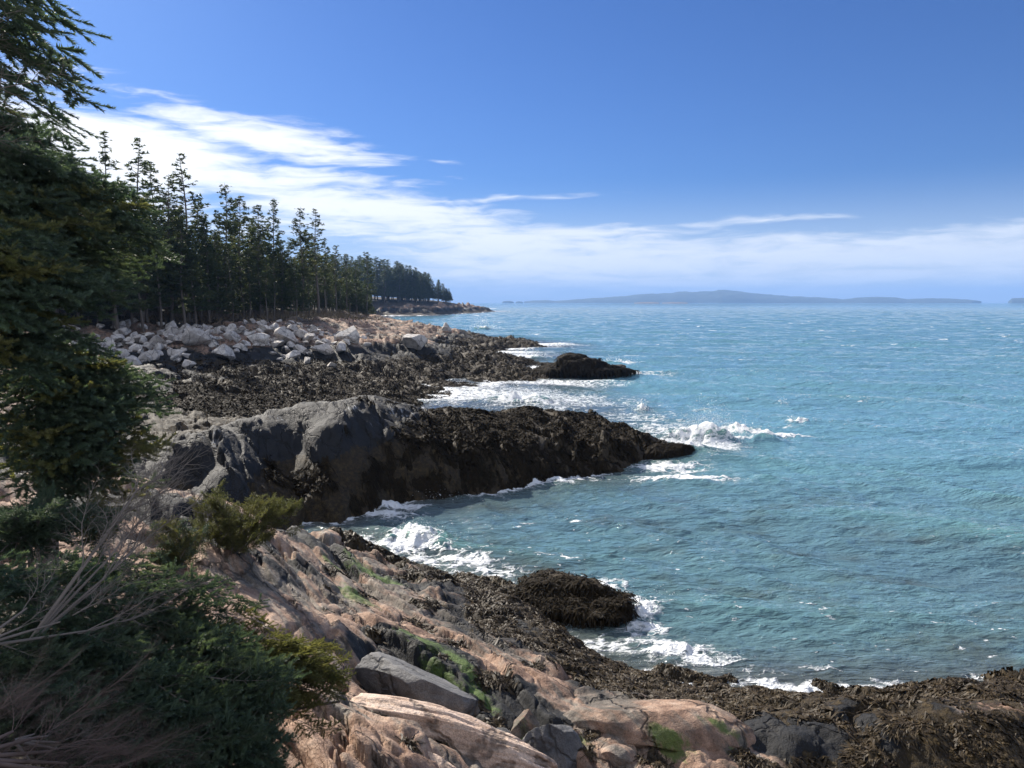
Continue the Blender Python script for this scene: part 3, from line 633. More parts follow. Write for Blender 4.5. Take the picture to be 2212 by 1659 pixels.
spray('sea_spray', 'white spray flung up by waves breaking on the rocks', [
    (P(1535, 950, 0), 9000, 2.2, .7, 1.3, .013), (P(1485, 972, 0), 4000, 1.8, .9, .7, .012), (P(1385, 888, 0), 300, .5, .3, .9, .03), (P(1130, 868, 0), 2500, 3, 1, .8, .022), (P(1045, 712, 0), 900, 4, 1.5, 2.6, .07),
    (P(1690, 872, 0), 160, .5, .3, .5, .03), (P(1720, 915, 0), 200, .7, .3, .4, .025), (P(1330, 786, 0), 500, 3, 1, .7, .04), (P(1130, 775, 0), 600, 4, 1.2, .8, .05), (P(905, 1170, 0), 700, 1.2, .5, .5, .014), (P(1350, 1300, 0), 500, 1.2, .7, .25, .011), (P(1490, 1430, 0), 400, 1.2, .4, .15, .01),
    (P(1090, 675, 0), 400, 9, 3, 1.8, .12), (P(900, 1075, 0), 500, 1.6, .5, .4, .016)], 5)

# ---------------------------------------------------------------- far island hills
def ridge_line(name, label, pts, d0, depth, mat, seed):
    pxs = np.array([p[0] for p in pts], float); pys = np.array([p[1] for p in pts], float)
    n = 260; xs = np.linspace(pxs[0], pxs[-1], n); ys = np.interp(xs, pxs, pys)
    top = np.array([D(a, b, d0)[2] for a, b in zip(xs, ys)]); top = np.maximum(top, 0.0)
    rows = 24; VV = []
    for j in range(rows):
        t = j / (rows - 1) * 2 - 1
        for i in range(n):
            e = min(1, min(i, n - 1 - i) / 5)
            d = d0 + t * depth * (0.3 + 0.7 * min(1, top[i] / (top.max() + 1e-6))) * e
            a = az_of(xs[i])
            VV.append((d * math.sin(a), d * math.cos(a), top[i] * (1 - t * t) ** 0.8))
    VV = np.array(VV)
    q = fbm(VV[:, 0] / 90, VV[:, 1] / 90, 4, seed); VV[:, 2] += (q * 0.10 * VV[:, 2]) - 1.0
    me = mesh(name, VV, [grid_faces(rows, n)])
    return tag(link(name, me, [mat]), label, kind='structure')
mh, nth, bh_ = new_mat('wooded_hill'); ph = pos(nth)
nth.links.new(ramp(nth, noise(nth, ph, 0.012, 6, .65), [(.3, (.018, .03, .018)), (.6, (.04, .055, .03)), (.75, (.09, .085, .06))]), bh_.inputs['Base Color']); bh_.inputs['Roughness'].default_value = 1
ridge_line('island_hills', 'long low wooded island on the horizon, hazy blue', [(1132, 651), (1150, 649), (1180, 648), (1200, 650), (1250, 646), (1300, 643), (1340, 640), (1390, 635), (1430, 634), (1480, 630), (1510, 631), (1560, 627), (1600, 630), (1640, 635), (1700, 639), (1760, 642), (1820, 646), (1880, 641), (1930, 642), (1960, 646), (2010, 644), (2080, 646), (2120, 650)], 6500, 500, mh, 3)
ridge_line('far_islet', 'short dark far islet at the right edge of the horizon', [(2178, 651), (2186, 644), (2260, 643), (2330, 651)], 6000, 120, mh, 4)
ridge_line('far_islet', 'larger of two specks of islet left of the long island', [(1085, 652), (1089, 650), (1104, 650), (1110, 652)], 6000, 40, mh, 5)
ridge_line('far_islet', 'smaller of two specks of islet left of the long island', [(1114, 652.3), (1118, 650.6), (1126, 650.6), (1130, 652.3)], 6000, 40, mh, 6)
ml, ntl, bl = new_mat('bare_ledge'); bl.inputs['Base Color'].default_value = (0.16, 0.13, 0.11, 1); bl.inputs['Roughness'].default_value = 1
ridge_line('low_ledge', 'pale low ledge awash before the left slope of the island', [(1370, 653.4), (1385, 652.2), (1410, 652), (1425, 653.4)], 3500, 40, ml, 7)
ridge_line('low_ledge', 'pale low ledge awash before the middle of the island', [(1430, 653.4), (1450, 652.3), (1470, 652.2), (1487, 653.4)], 3600, 40, ml, 8)

# haze
bmv = np.array([(x, y, z) for x in (-9000, 14000) for y in (-300, 13000) for z in (-16, 230)], float)
fv = np.array([(0, 1, 3, 2), (4, 6, 7, 5), (0, 4, 5, 1), (2, 3, 7, 6), (0, 2, 6, 4), (1, 5, 7, 3)])
mz = bpy.data.materials.new('haze'); mz.use_nodes = True; nz = mz.node_tree
for q in list(nz.nodes):
    if q.type == 'BSDF_PRINCIPLED': nz.nodes.remove(q)
pv = nz.nodes.new('ShaderNodeVolumePrincipled'); pv.inputs['Color'].default_value = (0.30, 0.54, 1.0, 1); pv.inputs['Density'].default_value = 0.00015
pv.inputs['Anisotropy'].default_value = 0.0
nz.links.new(pv.outputs[0], nz.nodes['Material Output'].inputs['Volume'])
HAZE = True
if HAZE:
    tag(link('haze', mesh('haze', bmv, [fv], False), [mz]), kind='stuff')

# ---------------------------------------------------------------- rocks that lie loose
def ico(sub):
    import bmesh
    bm = bmesh.new(); bmesh.ops.create_icosphere(bm, subdivisions=sub, radius=1.0)
    V = np.array([v.co[:] for v in bm.verts]); F = np.array([[v.index for v in f.verts] for f in bm.faces]); bm.free()
    return V, F
IV4, IF4 = ico(4); IV5, IF5 = ico(6)
def n3(V, s, seed):
    return (fbm(V[:, 0] / s + V[:, 2] * .7 / s, V[:, 1] / s - V[:, 2] * .5 / s, 3, seed) + fbm(V[:, 2] / s + 9.1, V[:, 0] / s - V[:, 1] * .6 / s, 3, seed + 7)) * 0.5
def rock_shape(seed, cuts=12, rough=0.05, hi=False, cutd=(.55, .9)):
    r_ = np.random.default_rng(seed); V = (IV5 if hi else IV4).copy()
    for k in range(cuts):
        q = r_.normal(0, 1, 3); q /= np.linalg.norm(q); d = r_.uniform(*cutd)
        s = V @ q; ex = np.maximum(s - d, 0); V = V - ex[:, None] * q * 0.97
    nrm = V / np.linalg.norm(V, axis=1, keepdims=True)
    return V + nrm * (n3(V, 0.9, seed) * rough * 2 + n3(V, 0.25, seed + 3) * rough)[:, None]
BOULD = []
for s in range(10):
    me = mesh('boulder', rock_shape(100 + s, 9 + s % 5, 0.022, False, (.30, .72)) * 1.25, [IF4], False); me.materials.append(M_BOULDER)
    try: me.set_sharp_from_angle(angle=math.radians(28))
    except Exception: pass
    BOULD.append(me)
rb = random.Random(4)
def boulder(x, y, s, label, group, seed=None, flat=None, dz=0.12, me=None, mat=None):
    o = bpy.data.objects.new('boulder', me or BOULD[rb.randrange(10) if seed is None else seed]); col.objects.link(o)
    fl = flat or rb.uniform(.55, .85)
    o.scale = (s * rb.uniform(.8, 1.25), s * rb.uniform(.75, 1.1), s * fl)
    o.rotation_euler = (rb.uniform(-.35, .35), rb.uniform(-.35, .35), rb.uniform(0, 6.28))
    o.location = (x, y, hz(x, y) + s * fl * (0.45 + dz))
    return tag(o, label, 'boulder', group)
# the heap under the wood: named ones first
NB = [(262, 722, 1.05, 'tall pointed grey boulder at the left end of the heap', 0), (232, 750, .95, 'broad rounded boulder below the tall pointed one', 3), (300, 732, .8, 'pale boulder with a dark gap under it, right of the pointed one', 4), (427, 735, 1.5, 'big round pale boulder split by cracks under the spruces', 5),
      (383, 770, .9, 'tilted pale slab boulder standing on edge low in the heap', 7), (478, 772, 1.2, 'broad pinkish boulder at the foot of the heap', 2), (560, 742, 1.25, 'large blocky boulder topped with white in the middle of the heap', 1), (625, 742, 1.5, 'largest cracked block of the heap, pale and upright', 6),
      (596, 745, 1.0, 'narrow pale block leaning left of the largest cracked block', 8), (665, 738, .9, 'pale wedge boulder right of the largest cracked block', 9), (700, 760, 1.1, 'long brown tinted boulder at the right end of the heap', 2), (520, 752, .8, 'small rounded grey boulder between the round one and the blocky one', 3),
      (410, 790, .8, 'low pale wedge boulder at the lower edge of the heap', 4), (740, 755, .9, 'squared boulder where the heap meets the ledge', 1), (320, 775, .9, 'dark seamed boulder in the lower left of the heap', 5), (665, 782, .7, 'white flat slab lying alone below the heap', 7), (715, 788, .6, 'white sliver of slab lying on dark weed', 0)]
D2 = lambda v: v * 0.75 + 0
for (dx_, dy_, s, lab, sd_) in NB:
    px, py = dx_, dy_
    # march the ray to the ground
    for d in np.arange(40, 120, .4):
        q = D(px, py, d)
        if hz(q[0], q[1]) > q[2] - s * .2: break
    boulder(q[0], q[1], s * .72, lab, 'boulders heaped below the wood', sd_)
cnt = 0
BP = []
while cnt < 278:
    px = 110 + 690 * rb.random() ** 1.35; t = rb.random(); d = 57 + t * 13 + (px - 110) / 690 * 8 + rb.uniform(-2, 2)
    q = A(px, d, 0); s = min(.75, max(.2, rb.lognormvariate(-1.0, .38))) * (0.75 if px > 640 else 1)
    if any((q[0] - a) ** 2 + (q[1] - b) ** 2 < ((s + c) * .55) ** 2 for a, b, c in BP): 
        if rb.random() < .9: continue
    BP.append((q[0], q[1], s)); cnt += 1
    zone = 'under the left spruces' if px < 330 else 'below the middle spruces' if px < 560 else 'near the cracked blocks' if px < 680 else 'towards the right hand ledge'
    siz = 'large angular' if s > .75 else 'middling angular' if s > .45 else 'small'
    row = 'upper' if t > .66 else 'middle' if t > .33 else 'lower'
    boulder(q[0], q[1], s, '%s pale boulder in the %s part of the heap %s' % (siz, row, zone), 'pale boulders heaped below the wood')
for me_s, (px, py, s, lab) in zip((2, 5, 1), [(760, 735, 1.0, 'rounded boulder perched at the left of the pale ledge'), (965, 712, .75, 'squared block on the skyline of the outer point'), (905, 748, 1.1, 'big pale rock face block on the outer ledge')]):
    for d in np.arange(50, 140, .5):
        q = D(px, py, d)
        if hz(q[0], q[1]) > q[2] - .2: break
    boulder(q[0], q[1], s, lab, None, me_s)

def rock_thing(name, label, px, py, z, size, rot, mat, seed, cuts=14, rough=.05, cutd=(.5, .9), attrs=None, tilt=(0, 0), groove=0.0):
    V = rock_shape(seed, cuts, rough, True, cutd)
    if groove:
        gq = fbm(V[:, 0] * .7 + seed, V[:, 1] * 3.2 + V[:, 2] * 1.5, 3, seed + 20); V = V * (1 - groove * (1 - sst(np.abs(gq), 0, .16)) * 1.6 + groove * gq)[:, None]
    V = V * np.array(size)
    cx, sx_ = math.cos(tilt[0]), math.sin(tilt[0]); cy, sy_ = math.cos(tilt[1]), math.sin(tilt[1]); cz, sz = math.cos(rot), math.sin(rot)
    Rm = np.array([[cz, -sz, 0], [sz, cz, 0], [0, 0, 1]]) @ np.array([[cy, 0, sy_], [0, 1, 0], [-sy_, 0, cy]]) @ np.array([[1, 0, 0], [0, cx, -sx_], [0, sx_, cx]])
    c = np.array(P(px, py, z)); W = V @ Rm.T
    me = mesh(name, W, [IF5], True)
    WW = W + c
    if mat is M_SHORE:
        at = surf_attrs(WW[:, 0], WW[:, 1], WW[:, 2])
        at['soil'] = at['soil'] * 0
        if attrs:
            for k, v in attrs.items(): at[k] = v(WW) if callable(v) else np.full(len(W), float(v))
        for k, v in at.items(): fattr(me, k, v)
    o = link(name, me, [mat]); o.location = c
    return tag(o, label, 'rock')
JD = JA + math.pi / 2
SL = dict(weed=0, dark=lambda W: .35 * sst(fbm(W[:, 0] * 1.5, W[:, 1] * 3, 3, 77), .1, .5), algae=0, glint=0)
rock_thing('pink_slab', 'long smooth pink granite slab running down to the bottom edge', 900, 1620, 1.72, (1.35, .42, .42), -.20, M_PALE, 61, 7, .03, cutd=(.6, .95), tilt=(.15, .10), groove=.05)
rock_thing('pink_slab', 'pale pink slab with a dark groove, left of the long one', 745, 1655, 2.0, (1.2, .34, .42), -.26, M_PALE, 62, 7, .03, cutd=(.6, .95), tilt=(.15, .12), groove=.05)
weedall = dict(weed=1.0, dark=1.0, algae=0.0, glint=0.0)
ISL1 = rock_thing('islet', 'weed covered islet rock off the outer point', 1245, 797, .5, (4.7, 3.0, 1.25), -.06, M_SHORE, 31, 14, .17, attrs=weedall)
ISL2 = rock_thing('islet', 'small weedy hump beside the larger islet rock', 1325, 800, .1, (1.5, 1.1, .6), 0, M_SHORE, 32, 12, .10, attrs=weedall)
ISL3 = rock_thing('wave_rock', 'hump of rock draped in wet brown seaweed with foam around it', 1225, 1292, .22, (1.6, .62, .32), -.50, M_SHORE, 33, 12, .22, attrs=weedall)
ISL4 = rock_thing('wave_rock', 'low dark rock tip off the end of the ridge', 1450, 982, .12, (1.3, .5, .42), .35, M_SHORE, 34, 12, .10, attrs=weedall)
rock_thing('dark_boulder', 'long blue grey boulder sheltering a deep shadow above pink slab', 880, 1500, 1.62, (.98, .36, .40), JD + .30, M_GREY, 41, 10, .035, tilt=(0.25, .05))
rock_thing('grey_boulder', 'blunt charcoal grey boulder at the bottom edge beside green slab', 1190, 1628, 1.0, (.36, .34, .36), .3, M_GREY, 42, 9, .03, tilt=(.2, .1))
rock_thing('grey_boulder', 'small dark wedge boulder left of blunt charcoal boulder', 1075, 1615, 1.0, (.22, .2, .22), .8, M_GREY, 43, 9, .03)
rock_thing('mossy_rock', 'small rock face coated green with algae above charcoal boulder', 1135, 1570, 1.15, (.24, .2, .2), .2, M_SHORE, 44, 12, .04, attrs=dict(weed=0, dark=.3, glint=0, algae=.42))
def algslab(W):
    return np.maximum(blob(W[:, 0], W[:, 1], P(1440, 1575, 1.3), .30, .12, -.3), np.maximum(blob(W[:, 0], W[:, 1], P(1560, 1582, 1.2), .28, .10, -.3), .8 * blob(W[:, 0], W[:, 1], P(1270, 1590, 1.2), .12, .14)))
rock_thing('mossy_slab', 'broad pink slab boulder striped bright green with algae', 1420, 1588, .98, (1.15, .50, .42), -.22, M_SHORE, 45, 9, .03, attrs=dict(weed=0, dark=lambda W: .42 * blob(W[:, 0], W[:, 1], P(1330, 1560, 1.3), .3, .25), glint=0, algae=algslab), tilt=(.12, -.02))
rock_thing('grey_boulder', 'rounded grey brown boulder cut by the bottom edge of the view', 1335, 1650, .95, (.24, .2, .2), 0, M_PINK, 46, 9, .03)
rock_thing('pink_boulder', 'low pink boulder at the bottom edge under green slab', 1465, 1640, .9, (.28, .2, .16), -.2, M_PINK, 47, 9, .03)
rock_thing('weedy_rock', 'sunlit weedy rock in the bottom right corner', 2120, 1665, .62, (.6, .35, .22), -.1, M_SHORE, 48, 10, .08, attrs=dict(weed=.75, dark=.5, algae=0, glint=0))
rock_thing('dark_boulder', 'rounded brown boulder on the pink ledge near small spruce', 505, 1232, 2.35, (.40, .24, .22), -.5, M_PINK, 49, 8, .03)

# ---------------------------------------------------------------- seaweed
mw, ntw, bw = new_mat('seaweed'); pw = pos(ntw)
ntw.links.new(mixc(ntw, noise(ntw, pw, .9, 3), ramp(ntw, noise(ntw, pw, 13, 5, .7), [(.3, (.012, .009, .005)), (.5, (.045, .03, .013)), (.65, (.10, .068, .026)), (.8, (.17, .12, .05))]), ramp(ntw, noise(ntw, pw, 17, 5, .7), [(.35, (.01, .008, .006)), (.6, (.04, .028, .016)), (.8, (.09, .065, .035))])), bw.inputs['Base Color'])
bw.inputs['Roughness'].default_value = 0.6; bw.inputs['Specular IOR Level'].default_value = 0.22
mwd = mw.copy(); mwd.name = 'dark_seaweed'; mwd.node_tree.nodes['Principled BSDF'].inputs['Roughness'].default_value = .85; mwd.node_tree.nodes['Principled BSDF'].inputs['Specular IOR Level'].default_value = .1  # darker copy, shade of ridge and cove put into the frond colour
for n_ in mwd.node_tree.nodes:
    if n_.type == 'VALTORGB':
        for e_ in n_.color_ramp.elements: e_.color = tuple(c_ * .42 for c_ in e_.color[:3]) + (1,)
def weed_blades(name, label, n, r0, r1, a0, a1, L, W_, seed, ridge=None):
    r_ = np.random.default_rng(seed); m = int(n * 3)
    r = np.exp(r_.uniform(math.log(r0), math.log(r1), m)); a = r_.uniform(a0, a1, m); x = r * np.sin(a); y = r * np.cos(a)
    z = full_h(x, y); at = surf_attrs(x, y, z)
    ok = (at['weed'] + .9 * fbm(x / .6, y / .6, 3, 200) > .55) & (z > -.12) & (at['algae'] < .5)
    if ridge is not None: ok &= ridge_mask(x, y) == ridge
    if ridge: ok &= 1.1 * fbm(x / 1.3, y / 1.3, 3, 220) + .5 > np.interp(np.arctan2(x, y), [az_of(520), az_of(800), az_of(1050)], [1.1, .75, -.6]) 
    x, y, z = x[ok], y[ok], z[ok]; e = .05
    if ridge:
        sl = np.hypot(full_h(x + e, y) - z, full_h(x, y + e) - z) / e; pr = np.minimum(np.sqrt(1 + sl * sl), 5); ii = r_.choice(len(x), n, p=pr / pr.sum()); x = x[ii] + r_.normal(0, .04, n); y = y[ii] + r_.normal(0, .04, n); z = full_h(x, y)
    x, y, z = x[:n], y[:n], z[:n]; n = len(x)
    gx = (full_h(x + e, y) - z) / e; gy = (full_h(x, y + e) - z) / e
    gx = np.clip(gx, -4, 4); gy = np.clip(gy, -4, 4)
    fa = math.pi * 0 + 2.0 * np.pi * fbm(x / 1.1, y / 1.1, 2, 210)
    dxx = -gx + .35 * np.cos(fa) + r_.normal(0, .22, n); dyy = -gy + .35 * np.sin(fa) + r_.normal(0, .22, n)
    q = np.hypot(dxx, dyy) + 1e-6; dxx /= q; dyy /= q
    l = L * r_.lognormal(-.1, .35, n); w = W_ * r_.lognormal(0, .3, n) * np.interp(np.hypot(x, y), [r0, r1], [1, 1.6])
    px = -dyy * w; py = dxx * w
    rows = []
    slope = np.sqrt(gx * gx + gy * gy); hs = 1 / np.sqrt(1 + slope * slope)
    for k, t in enumerate((0, .33, .66, 1.0)):
        s = t * l * hs; bend = np.sin(t * 3 + fa) * .12 * l * t
        cx_ = x + dxx * s - dyy * bend; cy_ = y + dyy * s + dxx * bend
        zz_ = full_h(cx_, cy_) + .012 + .035 * math.sin(t * 3.0) * (L / .2) * r_.random(n)
        ww = (1.0, 1.0, .8, .35)[k]; tw = r_.normal(0, .5, n) * w
        rows += [np.stack([cx_ - px * ww, cy_ - py * ww, zz_ - tw], -1), np.stack([cx_ + px * ww, cy_ + py * ww, zz_ + tw], -1)]
    V = np.stack(rows, 1).reshape(-1, 3); i = np.arange(n)[:, None] * 8
    F = np.concatenate([i + np.array([2 * k, 2 * k + 1, 2 * k + 3, 2 * k + 2]) for k in range(3)])
    return tag(link(name, mesh(name, V, [F]), [mwd if r0 > 17 else mw]), label, kind='stuff')
weed_blades('seaweed', 'brown rockweed fronds hanging over the near ledges', 110000, 6.0, 19, az_of(680), az_of(2500), .13, .0085, 1, False)
weed_blades('seaweed', 'dark rockweed curtains on the ridge', 46000, 18, 38, az_of(520), az_of(1520), .32, .015, 2, True)
weed_blades('seaweed', 'rockweed over the cove floor and outer point', 50000, 36, 125, az_of(250), az_of(1180), .5, .022, 3, False)
def rock_weed(o, name, label, n, L, W_, seed):
    r_ = np.random.default_rng(seed); me = o.data; nv = len(me.vertices)
    V = np.zeros(nv * 3); me.vertices.foreach_get('co', V); V = V.reshape(-1, 3) + np.array(o.location)
    Nn = np.zeros(nv * 3); me.vertices.foreach_get('normal', Nn); Nn = Nn.reshape(-1, 3)
    ok = np.where((V[:, 2] > -.1) & (Nn[:, 2] > -.3))[0]; i = r_.choice(ok, n); p0 = V[i] + r_.normal(0, .02, (n, 3)); nn = Nn[i]
    g = np.array([0, 0, -1.0]) + r_.normal(0, .3, (n, 3)); g = g - (g * nn).sum(1)[:, None] * nn; g /= np.linalg.norm(g, axis=1, keepdims=True) + 1e-6
    sdv = np.cross(nn, g); l = L * r_.lognormal(-.1, .3, n)[:, None]; w = W_ * r_.lognormal(0, .3, n)[:, None]; rows = []
    for k, t in enumerate((0, .33, .66, 1)):
        c = p0 + g * l * t + nn * (.012 + .05 * math.sin(t * 3) * L * r_.random((n, 1)) * 3) - np.array([0, 0, .25]) * l * t * t
        ww = (1, 1, .8, .35)[k]; rows += [c - sdv * w * ww, c + sdv * w * ww]
    VV = np.stack(rows, 1).reshape(-1, 3); j = np.arange(n)[:, None] * 8
    F = np.concatenate([j + np.array([2 * k, 2 * k + 1, 2 * k + 3, 2 * k + 2]) for k in range(3)])
    tag(link(name, mesh(name, VV, [F]), [mwd]), label, kind='stuff')
rock_weed(ISL3, 'seaweed', 'wet rockweed draped over the hump in the surf', 6000, .20, .012, 8)
rock_weed(ISL1, 'seaweed', 'rockweed on the islet off the outer point', 9000, .6, .04, 9)
rock_weed(ISL4, 'seaweed', 'rockweed on the rock tip off the ridge', 3000, .25, .015, 10)

# ---------------------------------------------------------------- spruces
def leafmat(name, cols, trans=.35, sc=6):
    m, nt, b = new_mat(name); p = pos(nt)
    rnd = nt.nodes.new('ShaderNodeObjectInfo').outputs['Random']
    c = ramp(nt, noise(nt, p, sc, 4, .65), [(.3, cols[0]), (.52, cols[1]), (.72, cols[2])])
    c = mixc(nt, mt(nt, 'MULTIPLY', rnd, .35), c, mixc(nt, 1.0, c, (1.25, .95, .75), 'MULTIPLY'))
    nt.links.new(c, b.inputs['Base Color']); b.inputs['Roughness'].default_value = .55
    b.inputs['Specular IOR Level'].default_value = .3
    tr = nt.nodes.new('ShaderNodeBsdfTranslucent'); nt.links.new(mixc(nt, 1.0, c, (1.4, 1.45, .85), 'MULTIPLY'), tr.inputs[0])
    ms = nt.nodes.new('ShaderNodeMixShader'); ms.inputs[0].default_value = trans
    nt.links.new(b.outputs[0], ms.inputs[1]); nt.links.new(tr.outputs[0], ms.inputs[2])
    nt.links.new(ms.outputs[0], nt.nodes['Material Output'].inputs[0]); return m
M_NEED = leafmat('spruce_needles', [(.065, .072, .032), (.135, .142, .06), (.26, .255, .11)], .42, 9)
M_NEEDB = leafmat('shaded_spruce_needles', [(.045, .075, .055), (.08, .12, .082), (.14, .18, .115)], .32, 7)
M_FARN = leafmat('wood_foliage', [(.028, .046, .024), (.06, .08, .036), (.125, .135, .06)], .36, .9)
def barkmat(name, a, b_, sc):
    m, nt, b = new_mat(name); p = pos(nt)
    nt.links.new(mixc(nt, noise(nt, mapping(nt, p, (1, 1, .3)), sc, 5, .7), a, b_), b.inputs['Base Color']); b.inputs['Roughness'].default_value = .9
    return m
M_BARK = barkmat('bark', (.05, .04, .032), (.20, .17, .145), 9); M_DEAD = barkmat('dead_wood', (.10, .08, .066), (.27, .225, .19), 12); M_DEADR = barkmat('russet_dead_wood', (.07, .045, .035), (.22, .15, .12), 12)

def seg_mesh(segs, sides=4):
    """segs: (n, 8): x0 y0 z0 x1 y1 z1 r0 r1"""
    S = np.array(segs, float); p0 = S[:, :3]; p1 = S[:, 3:6]; d = p1 - p0; d /= np.linalg.norm(d, axis=1, keepdims=True) + 1e-9
    up = np.where(np.abs(d[:, 2:3]) > .9, np.array([[1., 0, 0]]), np.array([[0, 0, 1.]])); a = np.cross(d, up); a /= np.linalg.norm(a, axis=1, keepdims=True); b = np.cross(d, a)
    V = []
    for e, (p, r) in enumerate(((p0, S[:, 6]), (p1, S[:, 7]))):
        for k in range(sides):
            t = 2 * math.pi * k / sides
            V.append(p + (a * math.cos(t) + b * math.sin(t)) * r[:, None])
    V = np.stack(V, 1).reshape(-1, 3); i = np.arange(len(S))[:, None] * 2 * sides
    F = np.concatenate([i + np.array([k, (k + 1) % sides, sides + (k + 1) % sides, sides + k]) for k in range(sides)])
    return V, F
def brush(tw, nn, nl, nw, r_):
    """twigs (n, 7): pos, dir, length -> needle triangles"""
    T = np.array(tw, float); n = len(T); p = T[:, None, :3]; d = T[:, 3:6]; d = d / (np.linalg.norm(d, axis=1, keepdims=True) + 1e-9)
    up = np.where(np.abs(d[:, 2:3]) > .9, np.array([[1., 0, 0]]), np.array([[0, 0, 1.]])); a = np.cross(d, up); a /= np.linalg.norm(a, axis=1, keepdims=True); b = np.cross(d, a)
    t = (np.arange(nn)[None] + r_.random((n, nn))) / nn; th = r_.random((n, nn)) * 2 * np.pi
    rad = a[:, None] * np.cos(th)[..., None] + b[:, None] * np.sin(th)[..., None]
    base = p + d[:, None] * (t * T[:, 6:7])[..., None]
    tip = base + (rad * .8 + d[:, None] * .62 + np.array([0, 0, .18])) * (nl * (1.0 - .35 * t) * r_.uniform(.8, 1.2, (n, nn)))[..., None]
    side = np.cross(rad, d[:, None]) * nw
    V = np.stack([base - side, base + side, tip], 2).reshape(-1, 3)
    return V, np.arange(n * nn * 3).reshape(-1, 3)
def grow(r_, p, d, L, rad, lvl, maxl, segs, tw, leaf, step_, spread, droop, curl=0.0, ratio=.42, start=.12):
    n = max(2, int(L / step_)); s = L / n; d = np.array(d, float); p = np.array(p, float)
    for k in range(n):
        t = (k + 1) / n
        d = d + r_.normal(0, WIG, 3) + np.array([0, 0, -droop * s * (1 - 2.0 * t * curl)]); d /= np.linalg.norm(d)
        q = p + d * s; r0 = rad * (1 - .85 * k / n); r1 = rad * (1 - .85 * (k + 1) / n)
        segs.append((*p, *q, r0, r1)); 
        if leaf and (lvl == maxl or t > .55): tw.append((*p, *d, s * 1.15))
        if lvl < maxl and t > start:
            sd_ = np.cross(d, (0, 0, 1)); sd_ /= np.linalg.norm(sd_) + 1e-6
            for sg in (-1, 1):
                if r_.random() < .12: continue
                dd = d * math.cos(spread) + sd_ * sg * math.sin(spread) + np.array([0, 0, r_.normal(.03, .16)])
                grow(r_, q, dd, max(step_ * 1.2, L * ratio * (1.08 - t) * r_.uniform(.6, 1.2)), rad * .45 * (1.1 - t * .6), lvl + 1, maxl, segs, tw, leaf, step_, spread, droop * .6, curl, ratio, .1)
        p = q
    if leaf: tw.append((*p, *d, s * .8))
def bough_mesh(seed, L=1.0, leaf=True, maxl=2, step_=.085, droop=.25, curl=.6, spread=.85, nn=24, nl=.034, nw=.0046, mats=None, rad=.009, ratio=.42, start=.12, wig=.08):
    global WIG; WIG = wig
    r_ = np.random.default_rng(seed); segs = []; tw = []
    grow(r_, (0, 0, 0), (1, 0, .05), L, rad, 0, maxl, segs, tw, leaf, step_, spread, droop, curl, ratio, start)
    V, F = seg_mesh(segs, 3 if leaf else 4)
    if leaf:
        V2, F2 = brush(tw, nn, nl, nw, r_)
        me = mesh('bough', np.concatenate([V, V2]), [F, F2 + len(V)], False, np.concatenate([np.zeros(len(F)), np.ones(len(F2))]))
    else:
        me = mesh('bough', V, [F], True)
    for m in mats: me.materials.append(m)
    return me
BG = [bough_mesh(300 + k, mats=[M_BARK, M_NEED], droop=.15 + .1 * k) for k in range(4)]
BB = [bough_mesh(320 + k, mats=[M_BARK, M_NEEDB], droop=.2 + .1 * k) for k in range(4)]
BD = [bough_mesh(340 + k, leaf=False, maxl=2, step_=.075, droop=-.25, spread=.7, mats=[M_DEAD], rad=.009, ratio=.5, start=.2, wig=.16) for k in range(3)]
BR = [bough_mesh(350 + k, leaf=False, maxl=3, step_=.055, droop=.1, spread=.7, mats=[M_DEADR], rad=.006, ratio=.42) for k in range(3)]
def aim(o, base, tip, roll, unit=1.0, thick=1.0):
    b = Vector(base); t = Vector(tip); d = t - b; L = d.length; d.normalize()
    z = Vector((0, 0, 1)); y = z.cross(d)
    if y.length < .1: y = Vector((0, 1, 0))
    y.normalize(); z = d.cross(y)
    R3 = Matrix((d, y, z)).transposed() @ Matrix.Rotation(roll, 3, 'X')
    s = L / unit
    return R3.to_4x4() , s
def tree_thing(name, label, cat, base, group=None):
    return tag(empty(name, base), label, cat, group)
def add_bough(root, me, base, tip, roll=0.0, name='bough', wide=1.0):
    M4, s = aim(None, base, tip, roll)
    o = bpy.data.objects.new(name, me); col.objects.link(o); o.parent = root
    o.matrix_local = Matrix.Translation(Vector(base) - root.location) @ M4 @ Matrix.Diagonal((s, s * wide, s * wide, 1))
    return o
rt = random.Random(11)
def stem(root, pts, name='trunk', mat=None):
    segs = []
    for (a, b) in zip(pts[:-1], pts[1:]):
        segs.append((*(Vector(a[:3]) - root.location), *(Vector(b[:3]) - root.location), a[3], b[3]))
    V, F = seg_mesh(segs, 8); link(name, mesh(name, V, [F]), [mat or M_BARK], root)

def leafy(root, axis, meshes, tips, jitter=.08, kids=3, roll=.4, wide=1.0):
    """axis: (x, y) of trunk; tips: list of (px, py, d, zbase offset)"""
    for (px, py, d, drop) in tips:
        tip = Vector(D(px, py, d))
        for k in range(kids):
            j = Vector((rt.uniform(-1, 1), rt.uniform(-1, 1), rt.uniform(-.8, .8))) * jitter * (0 if k == 0 else 2.2)
            t2 = tip + j
            b = Vector((axis[0], axis[1], t2.z + drop + rt.uniform(-.1, .1)))
            L = (t2 - b).length
            if L > 1.5: b = t2 + (b - t2).normalized() * rt.uniform(1.0, 1.5)
            add_bough(root, rt.choice(meshes), b, t2, rt.uniform(-roll, roll), wide=wide)

